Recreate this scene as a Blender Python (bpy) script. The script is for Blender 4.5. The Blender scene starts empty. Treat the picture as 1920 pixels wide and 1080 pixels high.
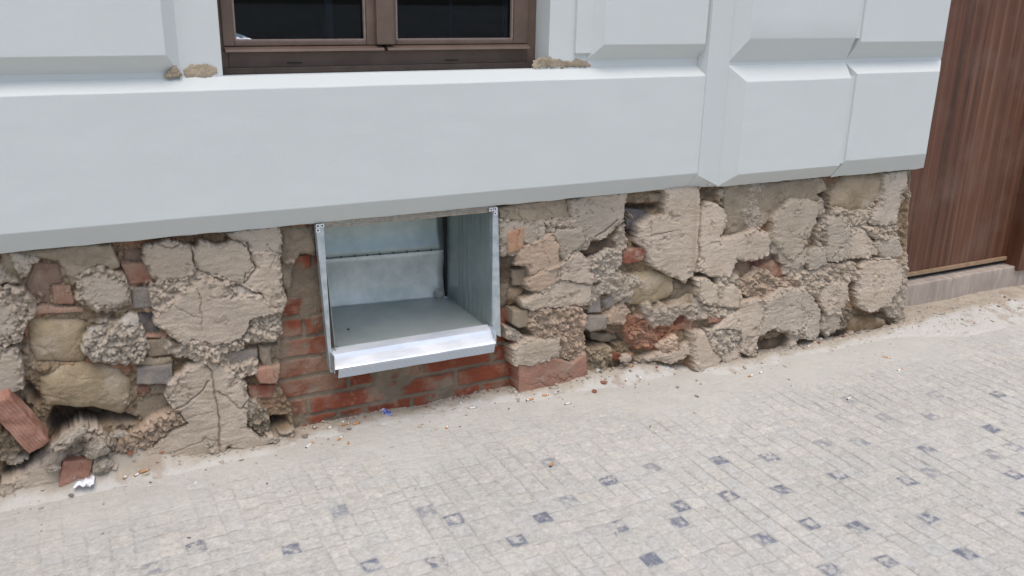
import bpy, bmesh, math, random
import numpy as np
from mathutils import Matrix, Vector, noise as mnoise
random.seed(4)
rng = np.random.default_rng(7)
R_ = math.radians
scene = bpy.context.scene
COL = scene.collection

# ------------------------------------------------------------------ camera
CX, CY, H_CAM = 960.0, 540.0, 1.6
_X = np.array([4421 - CX, -(50 - CY)]); _D = np.array([855 - CX, -(5600 - CY)])
F = math.sqrt(-float(_X @ _D))
_n = lambda v: v / np.linalg.norm(v)
_Xc = _n(np.array([_X[0], _X[1], -F])); _Zc = -_n(np.array([_D[0], _D[1], -F])); _Yc = np.cross(_Zc, _Xc)
RM = np.array([_Xc, _Yc, _Zc])
def ray(u, v): return RM @ np.array([u - CX, -(v - CY), -F])
_r = ray(0, 935); CAM = np.array([0.0, H_CAM * _r[1] / _r[2], H_CAM])
def on_wall(u, v, y=0.0):
    r = ray(u, v); t = (y - CAM[1]) / r[1]; return CAM + t * r
def on_ground(u, v, z=0.0):
    r = ray(u, v); t = (z - CAM[2]) / r[2]; return CAM + t * r
cd = bpy.data.cameras.new('camera'); cam = bpy.data.objects.new('camera', cd); COL.objects.link(cam)
cd.sensor_width = 36; cd.lens = F / 1920 * 36; cd.clip_end = 500; cd.clip_start = 0.05
M4 = Matrix([list(RM[0]) + [CAM[0]], list(RM[1]) + [CAM[1]], list(RM[2]) + [CAM[2]], [0, 0, 0, 1]])
cam.matrix_world = M4
scene.camera = cam

# ------------------------------------------------------------------ light
SUN_EL, SUN_ROT = 72, 200
w = bpy.data.worlds.new("World"); scene.world = w; w.use_nodes = True
nt = w.node_tree
sky = nt.nodes.new('ShaderNodeTexSky'); sky.sky_type = 'NISHITA'; sky.sun_disc = False
sky.sun_elevation = R_(SUN_EL); sky.sun_rotation = R_(SUN_ROT)
sky.air_density = 1.0; sky.dust_density = 2.5; sky.ozone_density = 1.0
bg = nt.nodes['Background']; bg.inputs[1].default_value = 0.15
nt.links.new(sky.outputs[0], bg.inputs[0])
sl = bpy.data.lights.new('sun', 'SUN'); sl.energy = 1.5; sl.angle = R_(50); sl.color = (1, 0.955, 0.885)
so = bpy.data.objects.new('sun', sl); COL.objects.link(so)
_az = R_(SUN_ROT); _dir = Vector((math.sin(_az) * math.cos(R_(SUN_EL)), math.cos(_az) * math.cos(R_(SUN_EL)), math.sin(R_(SUN_EL))))
so.rotation_euler = _dir.to_track_quat('Z', 'Y').to_euler()
scene.view_settings.view_transform = 'Standard'; scene.view_settings.look = 'None'
scene.view_settings.exposure = 0.40; scene.view_settings.gamma = 1.0

# ------------------------------------------------------------------ helpers
def lin(r, g, b, k=1.0):
    f = lambda c: (c / 255 / 12.92 if c / 255 <= 0.04045 else ((c / 255 + 0.055) / 1.055) ** 2.4)
    return np.array([f(r), f(g), f(b)]) / k
def hsh(ix, iy, seed=0):
    ix = ix.astype(np.int64); iy = iy.astype(np.int64)
    h = (ix * 374761393 + iy * 668265263 + seed * 2147483647 + 1013904223) & 0xffffffff
    h = ((h ^ (h >> 13)) * 1274126177) & 0xffffffff
    h = ((h ^ (h >> 15)) * 2246822519) & 0xffffffff
    return ((h ^ (h >> 16)) & 0xffffff) / float(0xffffff)
def vn(x, y, s, seed=0):
    x = x / s; y = y / s
    ix = np.floor(x); iy = np.floor(y); fx = x - ix; fy = y - iy
    fx = fx * fx * (3 - 2 * fx); fy = fy * fy * (3 - 2 * fy)
    a = hsh(ix, iy, seed); b = hsh(ix + 1, iy, seed); c = hsh(ix, iy + 1, seed); d = hsh(ix + 1, iy + 1, seed)
    return (a * (1 - fx) + b * fx) * (1 - fy) + (c * (1 - fx) + d * fx) * fy
def fbm(x, y, s, seed=0, o=4, g=0.5):
    t = 0; a = 1; n = 0
    for k in range(o):
        t = t + a * (vn(x + 7.3 * k, y - 3.1 * k, s, seed + k * 17) - 0.5) * 2; n += a; a *= g; s = s / 2.03
    return t / n
def worley(x, y, s, seed=0, jit=0.95):
    x = x / s; y = y / s; ix = np.floor(x); iy = np.floor(y)
    f1 = np.full(x.shape, 9.0); f2 = np.full(x.shape, 9.0); cid = np.zeros(x.shape)
    for dx in (-1, 0, 1):
        for dy in (-1, 0, 1):
            px = ix + dx + 0.5 + (hsh(ix + dx, iy + dy, seed) - 0.5) * jit
            py = iy + dy + 0.5 + (hsh(ix + dx, iy + dy, seed + 91) - 0.5) * jit
            d = np.hypot(px - x, py - y); c = hsh(ix + dx, iy + dy, seed + 37)
            m = d < f1
            f2 = np.where(m, f1, np.minimum(f2, d)); cid = np.where(m, c, cid); f1 = np.where(m, d, f1)
    return f1, f2, cid
def sstep(a, b, t):
    t = np.clip((t - a) / (b - a), 0, 1); return t * t * (3 - 2 * t)
def poly_sd(x, y, P):
    """signed distance, positive inside"""
    P = np.asarray(P); d = np.full(x.shape, 1e9); ins = np.zeros(x.shape, bool)
    n = len(P)
    for i in range(n):
        ax, ay = P[i]; bx, by = P[(i + 1) % n]
        ex, ey = bx - ax, by - ay
        t = np.clip(((x - ax) * ex + (y - ay) * ey) / (ex * ex + ey * ey + 1e-12), 0, 1)
        d = np.minimum(d, np.hypot(x - ax - t * ex, y - ay - t * ey))
        c = ((ay > y) != (by > y)) & (x < (bx - ax) * (y - ay) / (by - ay + 1e-12) + ax)
        ins ^= c
    return np.where(ins, d, -d)
def line_d(x, y, P):
    d = np.full(x.shape, 1e9)
    for i in range(len(P) - 1):
        ax, ay = P[i]; bx, by = P[i + 1]; ex, ey = bx - ax, by - ay
        t = np.clip(((x - ax) * ex + (y - ay) * ey) / (ex * ex + ey * ey + 1e-12), 0, 1)
        d = np.minimum(d, np.hypot(x - ax - t * ex, y - ay - t * ey))
    return d
def np_mesh(name, V, Fq, mat, col=None, parent=None, smooth=True):
    me = bpy.data.meshes.new(name); V = np.ascontiguousarray(V, np.float32); Fq = np.ascontiguousarray(Fq, np.int32)
    k = Fq.shape[1]
    me.vertices.add(len(V)); me.vertices.foreach_set('co', V.ravel())
    me.loops.add(Fq.size); me.loops.foreach_set('vertex_index', Fq.ravel())
    me.polygons.add(len(Fq)); me.polygons.foreach_set('loop_start', np.arange(0, Fq.size, k, dtype=np.int32))
    me.polygons.foreach_set('loop_total', np.full(len(Fq), k, np.int32))
    me.polygons.foreach_set('use_smooth', np.full(len(Fq), smooth))
    if col is not None:
        a = me.color_attributes.new('tint', 'FLOAT_COLOR', 'POINT')
        c4 = np.ones((len(V), 4), np.float32); c4[:, :3] = col; a.data.foreach_set('color', c4.ravel())
    me.update(calc_edges=True); me.validate()
    me.materials.append(mat)
    o = bpy.data.objects.new(name, me); COL.objects.link(o)
    if parent is not None: o.parent = parent
    return o
def bm_obj(name, bm, mat, parent=None, smooth=False):
    me = bpy.data.meshes.new(name); bmesh.ops.recalc_face_normals(bm, faces=bm.faces); bm.to_mesh(me); bm.free()
    if smooth:
        for p in me.polygons: p.use_smooth = True
    me.materials.append(mat)
    o = bpy.data.objects.new(name, me); COL.objects.link(o)
    if parent is not None: o.parent = parent
    return o
def empty(name, loc=(0, 0, 0)):
    o = bpy.data.objects.new(name, None); COL.objects.link(o); o.location = loc; o.empty_display_size = 0.05
    return o
def tag(o, label=None, cat=None, group=None, kind=None):
    for k, v in (('label', label), ('category', cat), ('group', group), ('kind', kind)):
        if v: o[k] = v
    return o
def hexa(bm, b, t):
    """b,t: 4 points each"""
    vs = [bm.verts.new(p) for p in list(b) + list(t)]
    fs = [(3, 2, 1, 0), (4, 5, 6, 7), (0, 1, 5, 4), (1, 2, 6, 5), (2, 3, 7, 6), (3, 0, 4, 7)]
    return [bm.faces.new([vs[i] for i in f]) for f in fs]
def box(bm, x0, x1, y0, y1, z0, z1):
    return hexa(bm, [(x0, y0, z0), (x1, y0, z0), (x1, y1, z0), (x0, y1, z0)], [(x0, y0, z1), (x1, y0, z1), (x1, y1, z1), (x0, y1, z1)])
def bevel(bm, off, seg=2):
    bmesh.ops.bevel(bm, geom=list(bm.edges), offset=off, segments=seg, affect='EDGES', profile=0.6)
def box_obj(name, x0, x1, y0, y1, z0, z1, mat, parent=None, bev=0.0):
    bm = bmesh.new(); box(bm, x0, x1, y0, y1, z0, z1)
    if bev: bevel(bm, bev)
    return bm_obj(name, bm, mat, parent)

# ------------------------------------------------------------------ materials
def new_mat(name):
    m = bpy.data.materials.new(name); m.use_nodes = True
    n = m.node_tree.nodes; b = n['Principled BSDF']; return m, m.node_tree, n, b
def add_noise(t, n, scale, detail=4, rough=0.55, stretch=None, co=None):
    tc = n.new('ShaderNodeTexCoord'); src = tc.outputs['Object']
    if stretch:
        mp = n.new('ShaderNodeMapping'); mp.inputs['Scale'].default_value = stretch; t.links.new(src, mp.inputs[0]); src = mp.outputs[0]
    nz = n.new('ShaderNodeTexNoise'); nz.inputs['Scale'].default_value = scale; nz.inputs['Detail'].default_value = detail
    nz.inputs['Roughness'].default_value = rough; t.links.new(src, nz.inputs['Vector']); return nz
def add_bump(t, n, b, src, dist, strength=1.0, prev=None):
    bp = n.new('ShaderNodeBump'); bp.inputs['Distance'].default_value = dist; bp.inputs['Strength'].default_value = strength
    t.links.new(src, bp.inputs['Height'])
    if prev is not None: t.links.new(prev.outputs[0], bp.inputs['Normal'])
    t.links.new(bp.outputs[0], b.inputs['Normal']); return bp
def ramp(t, n, src, stops):
    r = n.new('ShaderNodeValToRGB'); e = r.color_ramp.elements
    while len(e) < len(stops): e.new(0.5)
    for i, (p, c) in enumerate(stops): e[i].position = p; e[i].color = (c[0], c[1], c[2], 1)
    t.links.new(src, r.inputs[0]); return r
def mul(t, n, a, b_, fac=1.0, mode='MULTIPLY'):
    m = n.new('ShaderNodeMixRGB'); m.blend_type = mode; m.inputs[0].default_value = fac
    t.links.new(a, m.inputs[1]); t.links.new(b_, m.inputs[2]); return m
def tint_mat(name, bscale, bdist, lo=0.82, hi=1.16, rough=0.95, sc2=260, spec=0.15):
    m, t, n, b = new_mat(name)
    at = n.new('ShaderNodeAttribute'); at.attribute_name = 'tint'
    nz = add_noise(t, n, sc2, 5, 0.7)
    r = ramp(t, n, nz.outputs[0], [(0.3, (lo,) * 3), (0.7, (hi,) * 3)])
    mx = mul(t, n, at.outputs['Color'], r.outputs[0])
    t.links.new(mx.outputs[0], b.inputs['Base Color'])
    b.inputs['Roughness'].default_value = rough; b.inputs['Specular IOR Level'].default_value = spec
    n2 = add_noise(t, n, bscale, 6, 0.7); add_bump(t, n, b, n2.outputs[0], bdist)
    return m
MAT_RUB = tint_mat('crumbled_mortar_and_stone', 130, 0.006)
MAT_PAVE = tint_mat('worn_setts', 160, 0.0022, 0.86, 1.12, 0.85, 330, 0.2)
MAT_DUST = tint_mat('mortar_dust', 220, 0.003, 0.85, 1.12)
def noise_mat(name, c1, c2, scale=20, rough=0.7, bump=0.0, bscale=200, stretch=None, metallic=0.0, spec=0.3, detail=5, p=(0.35, 0.65)):
    m, t, n, b = new_mat(name)
    nz = add_noise(t, n, scale, detail, 0.6, stretch)
    r = ramp(t, n, nz.outputs[0], [(p[0], c1), (p[1], c2)])
    t.links.new(r.outputs[0], b.inputs['Base Color']); b.inputs['Roughness'].default_value = rough
    b.inputs['Metallic'].default_value = metallic; b.inputs['Specular IOR Level'].default_value = spec
    if bump:
        n2 = add_noise(t, n, bscale, 5, 0.6, stretch); add_bump(t, n, b, n2.outputs[0], bump)
    return m, t, n, b
MAT_PAINT, t_, n_, b_ = noise_mat('pale_blue_grey_render', (0.568, 0.588, 0.562), (0.583, 0.602, 0.577), 3.0, 0.85, 0.0, spec=0.2)
_a = add_noise(t_, n_, 260, 4, 0.6); _p = add_bump(t_, n_, b_, _a.outputs[0], 0.0006)
_a2 = add_noise(t_, n_, 7, 3, 0.5, (0.6, 0.6, 1.6)); add_bump(t_, n_, b_, _a2.outputs[0], 0.0018, 1.0, _p)
MAT_FRAME, *_ = noise_mat('brown_window_paint', (0.108, 0.071, 0.052), (0.138, 0.093, 0.070), 14, 0.45, 0.0004, 90, (1, 1, 1), spec=0.4)
MAT_FRAMED, *_ = noise_mat('dark_brown_sill_rail', (0.050, 0.036, 0.028), (0.072, 0.053, 0.042), 14, 0.6, 0.0004, 90)
MAT_GASKET, *_ = noise_mat('pale_glazing_bead', (0.20, 0.15, 0.13), (0.26, 0.2, 0.17), 40, 0.4)
MAT_ROOM, *_ = noise_mat('dark_room', (0.012, 0.015, 0.02), (0.02, 0.024, 0.03), 4, 0.9)
MAT_CURT, *_ = noise_mat('pale_room_things', (0.05, 0.06, 0.07), (0.09, 0.10, 0.12), 9, 0.9)
# glass
m, t, n, b = new_mat('window_glass'); MAT_GLASS = m
n.remove(b); gl = n.new('ShaderNodeBsdfGlossy'); gl.inputs['Roughness'].default_value = 0.02; gl.inputs['Color'].default_value = (0.8, 0.85, 0.9, 1)
tr = n.new('ShaderNodeBsdfTransparent'); tr.inputs[0].default_value = (0.62, 0.70, 0.74, 1)
fr = n.new('ShaderNodeFresnel'); fr.inputs[0].default_value = 1.3; mx = n.new('ShaderNodeMixShader')
t.links.new(fr.outputs[0], mx.inputs[0]); t.links.new(tr.outputs[0], mx.inputs[1]); t.links.new(gl.outputs[0], mx.inputs[2])
t.links.new(mx.outputs[0], n['Material Output'].inputs[0])
# door wood
m, t, n, b = new_mat('red_brown_door_wood'); MAT_DOOR = m
nz = add_noise(t, n, 6.0, 6, 0.7, (6.0, 1, 0.10)); r = ramp(t, n, nz.outputs[0], [(0.32, (0.045, 0.020, 0.010)), (0.45, (0.098, 0.038, 0.020)), (0.56, (0.132, 0.053, 0.029)), (0.70, (0.19, 0.098, 0.058))])
nd = add_noise(t, n, 3.0, 5, 0.6); rd = ramp(t, n, nd.outputs[0], [(0.48, (0, 0, 0)), (0.72, (0.45, 0.45, 0.45))])
mx = n.new('ShaderNodeMixRGB'); t.links.new(rd.outputs[0], mx.inputs[0]); t.links.new(r.outputs[0], mx.inputs[1]); mx.inputs[2].default_value = (0.19, 0.125, 0.095, 1)
t.links.new(mx.outputs[0], b.inputs['Base Color']); b.inputs['Roughness'].default_value = 0.5; b.inputs['Specular IOR Level'].default_value = 0.35
nb = add_noise(t, n, 30, 4, 0.6, (8, 1, 0.15)); add_bump(t, n, b, nb.outputs[0], 0.0015)
MAT_BRASS, *_ = noise_mat('tan_door_strip', (0.26, 0.17, 0.10), (0.34, 0.23, 0.14), 25, 0.55, 0.0003, 200)
MAT_THR, *_ = noise_mat('pinkish_threshold_stone', (0.34, 0.28, 0.23), (0.46, 0.39, 0.33), 12, 0.9, 0.006, 38, (3.0, 1, 0.35), spec=0.15)
# galvanised steel
def steel(name, c1, c2, rough, streak=(1, 1, 1), sc=18, metallic=0.9, bump=0.0006):
    m, t, n, b = noise_mat(name, c1, c2, sc, rough, bump, 30, streak, metallic, 0.5)
    nr = add_noise(t, n, 25, 5, 0.65); mr = n.new('ShaderNodeMapRange'); mr.inputs['To Min'].default_value = rough * 0.75; mr.inputs['To Max'].default_value = rough * 1.35
    t.links.new(nr.outputs[0], mr.inputs[0]); t.links.new(mr.outputs[0], b.inputs['Roughness'])
    return m
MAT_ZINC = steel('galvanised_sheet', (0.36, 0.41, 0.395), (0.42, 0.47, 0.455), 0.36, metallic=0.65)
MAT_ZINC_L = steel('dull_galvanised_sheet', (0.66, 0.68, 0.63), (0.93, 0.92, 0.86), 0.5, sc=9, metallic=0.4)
MAT_ZINC_F = steel('dusty_galvanised_floor', (0.42, 0.47, 0.45), (0.52, 0.55, 0.52), 0.45, sc=6, metallic=0.45)
MAT_BRIGHT = steel('bright_steel_lip', (0.66, 0.70, 0.76), (0.97, 0.97, 0.98), 0.30, (0.25, 1, 1), 12, 0.5)
MAT_FLANGE = steel('pale_steel_flange', (0.38, 0.43, 0.45), (0.55, 0.60, 0.62), 0.4, sc=30, metallic=0.6)
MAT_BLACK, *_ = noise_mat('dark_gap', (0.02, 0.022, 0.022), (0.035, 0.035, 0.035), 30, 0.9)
MAT_WHITEP, *_ = noise_mat('white_plastic', (0.62, 0.63, 0.62), (0.75, 0.75, 0.74), 60, 0.5)
MAT_FOAM, *_ = noise_mat('pale_mortar_blob', (0.36, 0.35, 0.30), (0.5, 0.48, 0.42), 60, 0.9, 0.003, 150)
MAT_BRICKL, *_ = noise_mat('loose_brick_clay', (0.26, 0.125, 0.085), (0.40, 0.225, 0.165), 16, 0.95, 0.005, 45, (1, 1, 1), spec=0.1)
MAT_CLAYEDGE, *_ = noise_mat('dusty_brick_mortar_edge', (0.40, 0.31, 0.24), (0.5, 0.42, 0.34), 60, 0.95, 0.006, 120, spec=0.1)
MAT_CHUNK, *_ = noise_mat('mortar_chunk_grey', (0.27, 0.22, 0.165), (0.41, 0.355, 0.285), 45, 0.95, 0.006, 110, spec=0.1)
MAT_PAPER, *_ = noise_mat('crumpled_white_paper', (0.74, 0.74, 0.75), (0.85, 0.85, 0.86), 60, 0.7)
MAT_BLUE, *_ = noise_mat('blue_and_white_wrapper', (0.06, 0.09, 0.36), (0.45, 0.48, 0.66), 110, 0.4, p=(0.45, 0.6))
MAT_FILTER, *_ = noise_mat('orange_cigarette_filter', (0.48, 0.20, 0.06), (0.60, 0.32, 0.13), 300, 0.8)
MAT_CIG, *_ = noise_mat('white_cigarette_paper', (0.68, 0.66, 0.62), (0.8, 0.79, 0.77), 200, 0.8)
MAT_ASH, *_ = noise_mat('burnt_ash', (0.03, 0.03, 0.03), (0.12, 0.11, 0.1), 400, 0.9)
MAT_TWIG, *_ = noise_mat('dry_twig', (0.10, 0.065, 0.04), (0.2, 0.14, 0.09), 120, 0.9)

# ------------------------------------------------------------------ BUILDING
bld = tag(empty('building'), 'pale blue-grey rendered house front with brown window and stripped rubble plinth', 'building')
def rblock(name, xb0, xb1, zb0, zb1, xf0, xf1, zf0, zf1, yb, yf, cuts=10, amp=0.0011):
    bm = bmesh.new()
    hexa(bm, [(xb0, yb, zb0), (xb1, yb, zb0), (xb1, yb, zb1), (xb0, yb, zb1)], [(xf0, yf, zf0), (xf1, yf, zf0), (xf1, yf, zf1), (xf0, yf, zf1)])
    bmesh.ops.recalc_face_normals(bm, faces=bm.faces)
    bevel(bm, 0.0016, 1)
    big = [f for f in bm.faces if f.calc_area() > 0.003]
    es = list({e for f in big for e in f.edges if e.calc_length() > 0.03})
    bmesh.ops.subdivide_edges(bm, edges=es, cuts=cuts, use_grid_fill=True)
    for v in bm.verts:
        if v.co.z < .815: v.co.z += .0035 * mnoise.noise(v.co * 28.0) + .004 * max(0, mnoise.noise(v.co * 9.0))
        v.co.y += amp * mnoise.noise(v.co * 4.0) + amp * 0.5 * mnoise.noise(v.co * 17.0)
        v.co.z += amp * 0.9 * mnoise.noise(v.co * 5.0 + Vector((9, 3, 1)))
        v.co.x += amp * 0.9 * mnoise.noise(v.co * 5.0 + Vector((1, 7, 5)))
    o = bm_obj(name, bm, MAT_PAINT, bld, True); o.data.set_sharp_from_angle(angle=0.3)
    return o
TOP = 3.3
bm = bmesh.new()   # masonry behind the blocks, round the window and door openings
box(bm, -3.0, 0.505, 0.0, 0.30, 0.815, TOP)
box(bm, 0.505, 1.682, 0.0, 0.30, 0.815, 1.296)
box(bm, 0.505, 1.682, 0.0, 0.30, 2.9, TOP)
box(bm, 1.682, 2.47, 0.0, 0.30, 0.815, TOP)
box(bm, 2.47, 3.795, -0.022, 0.30, 0.818, TOP)
box(bm, 3.795, 4.95, -0.01, 0.30, 2.5, TOP)
box(bm, 4.95, 7.5, -0.01, 0.30, 0.0, TOP)
bm_obj('rendered_wall', bm, MAT_PAINT, bld)
rblock('plaster_band', -3.0, 2.43, 0.812, 1.319, -3.0, 2.385, 0.883, 1.281, 0.002, -0.05, 120)
rblock('rusticated_block', -3.0, 0.379, 1.333, TOP, -3.0, 0.335, 1.388, TOP, 0.002, -0.05, 24)
rblock('rusticated_block', 1.845, 2.42, 1.345, TOP, 1.892, 2.368, 1.405, TOP, 0.002, -0.05, 20)
rblock('rusticated_block', 2.515, 3.181, 0.806, 1.318, 2.575, 3.166, 0.868, 1.255, -0.02, -0.08, 34)
rblock('rusticated_block', 3.181, 3.80, 0.800, 1.318, 3.198, 3.728, 0.886, 1.273, -0.02, -0.08, 34)
rblock('rusticated_block', 2.515, 3.181, 1.326, TOP, 2.570, 3.158, 1.426, TOP, -0.02, -0.08, 20)
rblock('rusticated_block', 3.181, 3.80, 1.330, TOP, 3.192, 3.724, 1.408, TOP, -0.02, -0.08, 20)
bm = bmesh.new(); hexa(bm, [(2.386, .004, .812), (2.512, .004, .806), (2.512, .01, .806), (2.386, .01, .812)], [(2.386, .004, 1.4), (2.512, .004, 1.4), (2.512, .01, 1.4), (2.386, .01, 1.4)]); bm.clear()
hexa(bm, [(2.372, .0, .812), (2.520, .0, .806), (2.520, -.026, .812), (2.386, -.056, .872)], [(2.372, .0, TOP), (2.520, .0, TOP), (2.520, -.026, TOP), (2.386, -.056, TOP)])
bevel(bm, .0015, 1); bm_obj('pilaster_margin', bm, MAT_PAINT, bld)
for (z0, z1) in ((.874, 1.262), (1.424, TOP - .01)):
    bm = bmesh.new(); hexa(bm, [(3.160, -.03, z0), (3.200, -.03, z0), (3.200, -.070, z0), (3.160, -.070, z0)], [(3.160, -.03, z1), (3.200, -.03, z1), (3.200, -.070, z1), (3.160, -.070, z1)]); bm_obj('joint_fill', bm, MAT_PAINT, bld)
box_obj('window_surround', 1.79, 1.86, -0.014, 0.02, 1.372, 2.95, MAT_PAINT, bld, 0.003)
# sloping sill between the band and the window
bm = bmesh.new(); hexa(bm, [(0.36, -0.046, 1.20), (1.86, -0.046, 1.20), (1.86, 0.135, 1.20), (0.36, 0.135, 1.20)],
     [(0.36, -0.046, 1.283), (1.86, -0.046, 1.283), (1.86, 0.135, 1.328), (0.36, 0.135, 1.328)])
bevel(bm, 0.004); bm_obj('window_sill', bm, MAT_PAINT, bld, False)

# ---- window (part) with its pieces
win = empty('window'); win.parent = bld
YW = 0.10
bm = bmesh.new(); box(bm, 0.508, 0.545, YW + .004, YW + .07, 1.33, 2.9); box(bm, 1.645, 1.680, YW + .004, YW + .07, 1.33, 2.9)
box(bm, 0.5455, 1.6445, YW + .004, YW + .07, 1.33, 1.384); box(bm, 0.5455, 1.6445, YW + .004, YW + .07, 2.85, 2.9)
bevel(bm, 0.002); bm_obj('frame', bm, MAT_FRAME, win)
bm = bmesh.new(); box(bm, 0.498, 1.684, YW - .022, YW + .05, 1.316, 1.336); bevel(bm, 0.003); bm_obj('base_rail', bm, MAT_FRAMED, win)
for (x0, x1) in ((0.530, 1.068), (1.080, 1.640)):
    g0, g1 = (0.566, 1.012) if x0 < 1 else (1.120, 1.582)
    bm = bmesh.new(); ys, ye = YW - .008, YW + .05
    box(bm, x0, g0, ys, ye, 1.404, 2.84); box(bm, g1, x1, ys, ye, 1.404, 2.84)
    box(bm, g0 + .0005, g1 - .0005, ys, ye, 1.404, 1.418); box(bm, g0 + .0005, g1 - .0005, ys, ye, 2.79, 2.84)
    bevel(bm, 0.003); s = bm_obj('sash', bm, MAT_FRAME, win)
    bm = bmesh.new()
    hexa(bm, [(x0, YW - .034, 1.386), (x1, YW - .034, 1.386), (x1, YW + .02, 1.386), (x0, YW + .02, 1.386)],
         [(x0, YW - .030, 1.394), (x1, YW - .030, 1.394), (x1, YW + .0, 1.4035), (x0, YW + .0, 1.4035)])
    bevel(bm, 0.002); bm_obj('drip_bar', bm, MAT_FRAME, win)
    bm = bmesh.new(); c = 0.006
    box(bm, g0 + .001, g1 - .001, ys + .006, ys + .02, 1.4185, 1.4185 + c); box(bm, g0 + .001, g0 + .001 + c, ys + .006, ys + .02, 1.425, 2.785); box(bm, g1 - .001 - c, g1 - .001, ys + .006, ys + .02, 1.425, 2.785)
    bm_obj('glazing_bead', bm, MAT_GASKET, win)
    box_obj('pane', g0 + .0025, g1 - .0025, ys + .022, ys + .026, 1.42, 2.80, MAT_GLASS, win)
box_obj('mullion_cover', 1.042, 1.106, YW - .028, YW - .009, 1.406, 2.84, MAT_FRAME, win, 0.004)
for x0 in (.735, 1.31): box_obj('drain_slot', x0, x0 + .05, YW - .001, YW + .006, 1.3465, 1.349, MAT_BLACK, win)
bm = bmesh.new(); X0, X1, Y0, Y1, Z0, Z1 = 0.50, 1.69, 0.301, 1.8, 1.2, 2.95   # dark room behind the panes
for f in box(bm, X0, X1, Y0, Y1, Z0, Z1)[2:3]: bm.faces.remove(f)
bm_obj('dark_room', bm, MAT_ROOM, win)
bm = bmesh.new(); box(bm, 1.500, 1.508, 0.5, 0.52, 1.30, 2.9); box(bm, 1.60, 1.64, 0.20, 0.23, 1.36, 2.9); box(bm, 0.93, 0.955, 0.30, 0.32, 1.36, 2.9); bm_obj('curtain_edge', bm, MAT_CURT, win)
# crumpled paper inside, lower left corner of the pane
bm = bmesh.new(); q = [bm.verts.new(p) for p in ((0.565, 0.112, 1.425), (0.625, 0.112, 1.425), (0.60, 0.117, 1.436), (0.567, 0.119, 1.448))]; bm.faces.new(q)
bmesh.ops.subdivide_edges(bm, edges=list(bm.edges), cuts=3, use_grid_fill=True)
for v in bm.verts: v.co.y += 0.004 * mnoise.noise(v.co * 90)
bmesh.ops.solidify(bm, geom=list(bm.faces), thickness=0.0006)
bm_obj('paper_scrap', bm, MAT_PAPER, win)

# ---- door
door = empty('door'); door.parent = bld
DY = 0.10
bm = bmesh.new(); box(bm, 3.80, 4.765, DY, DY + .05, 0.205, 2.45)
bevel(bm, 0.002); bm_obj('door_panel', bm, MAT_DOOR, door)
box_obj('bottom_strip', 3.83, 4.760, DY - .014, DY + .02, 0.188, 0.208, MAT_BRASS, door, 0.002)
bm = bmesh.new(); box(bm, 4.768, 4.95, 0.012, DY + .08, 0.14, 2.5); box(bm, 3.77, 3.799, DY - .02, DY + .08, 0.14, 2.5); box(bm, 3.80, 4.767, DY - .02, DY + .08, 2.451, 2.5); bevel(bm, .003); bm_obj('door_frame', bm, MAT_DOOR, door)
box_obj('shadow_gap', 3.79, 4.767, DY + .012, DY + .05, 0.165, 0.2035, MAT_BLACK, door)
bm = bmesh.new(); box(bm, 3.72, 5.3, 0.035, 0.30, -0.05, 0.163); bevel(bm, 0.006, 3)
bmesh.ops.subdivide_edges(bm, edges=[e for e in bm.edges if e.calc_length() > .05], cuts=14, use_grid_fill=True)
for v in bm.verts: v.co += Vector((0, 1, 1)) * 0.004 * mnoise.noise(v.co * 22)
bm_obj('threshold', bm, MAT_THR, bld, True)

# ------------------------------------------------------------------ RUBBLE PLINTH (height field cut into its stones, bricks and plaster)
def pier_p(x, z):
    xc = 2.411; a = .7 * sstep(xc - .30, xc - .005, x) + .3 * sstep(xc - .006, xc + .001, x)
    return a * (0.016 + 0.10 * np.clip((0.81 - z) / 0.81, 0, 1.1))
TILES = {1: (0, 420, .2916667), 2: (0, 640, .2916667), 3: (500, 370, .2604167), 4: (500, 560, .2604167),
         5: (920, 340, .21875), 6: (920, 500, .21875), 7: (1290, 310, .2296451), 8: (1290, 480, .2296451)}
def trace(tile, pts, d):
    ox, oy, s = TILES[tile]; out = []
    for (a, b) in pts:
        u, v = ox + a * s, oy + b * s; y = -d
        for _ in range(4):
            p = on_wall(u, v, y)
            y = -d - float(pier_p(np.array(p[0]), np.array(p[2])) if u > 1100 else 0)
        out.append((p[0], p[2]))
    return out
# colours: what the photo shows divided by the light that falls on a vertical face; bd is a dark brown with the hollows' shade painted in
K = 0.86; KP = .96
CP = {'pl': lin(185, 169, 151, KP), 'pg': lin(176, 163, 147, KP), 'py': lin(184, 169, 150, KP), 'pp': lin(186, 162, 140, KP),
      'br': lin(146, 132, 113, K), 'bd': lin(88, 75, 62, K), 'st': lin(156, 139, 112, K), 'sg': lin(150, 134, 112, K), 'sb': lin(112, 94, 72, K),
      'rd': lin(128, 78, 62, K), 'rk': lin(100, 66, 54, K), 'rp': lin(160, 122, 104, K), 'or': lin(176, 134, 106, K), 'rm': lin(150, 108, 86, K),
      'gr': lin(138, 130, 122, K), 'gd': lin(106, 100, 98, K), 'gb': lin(136, 122, 104, K), 'wh': lin(184, 174, 160, KP)}
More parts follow.
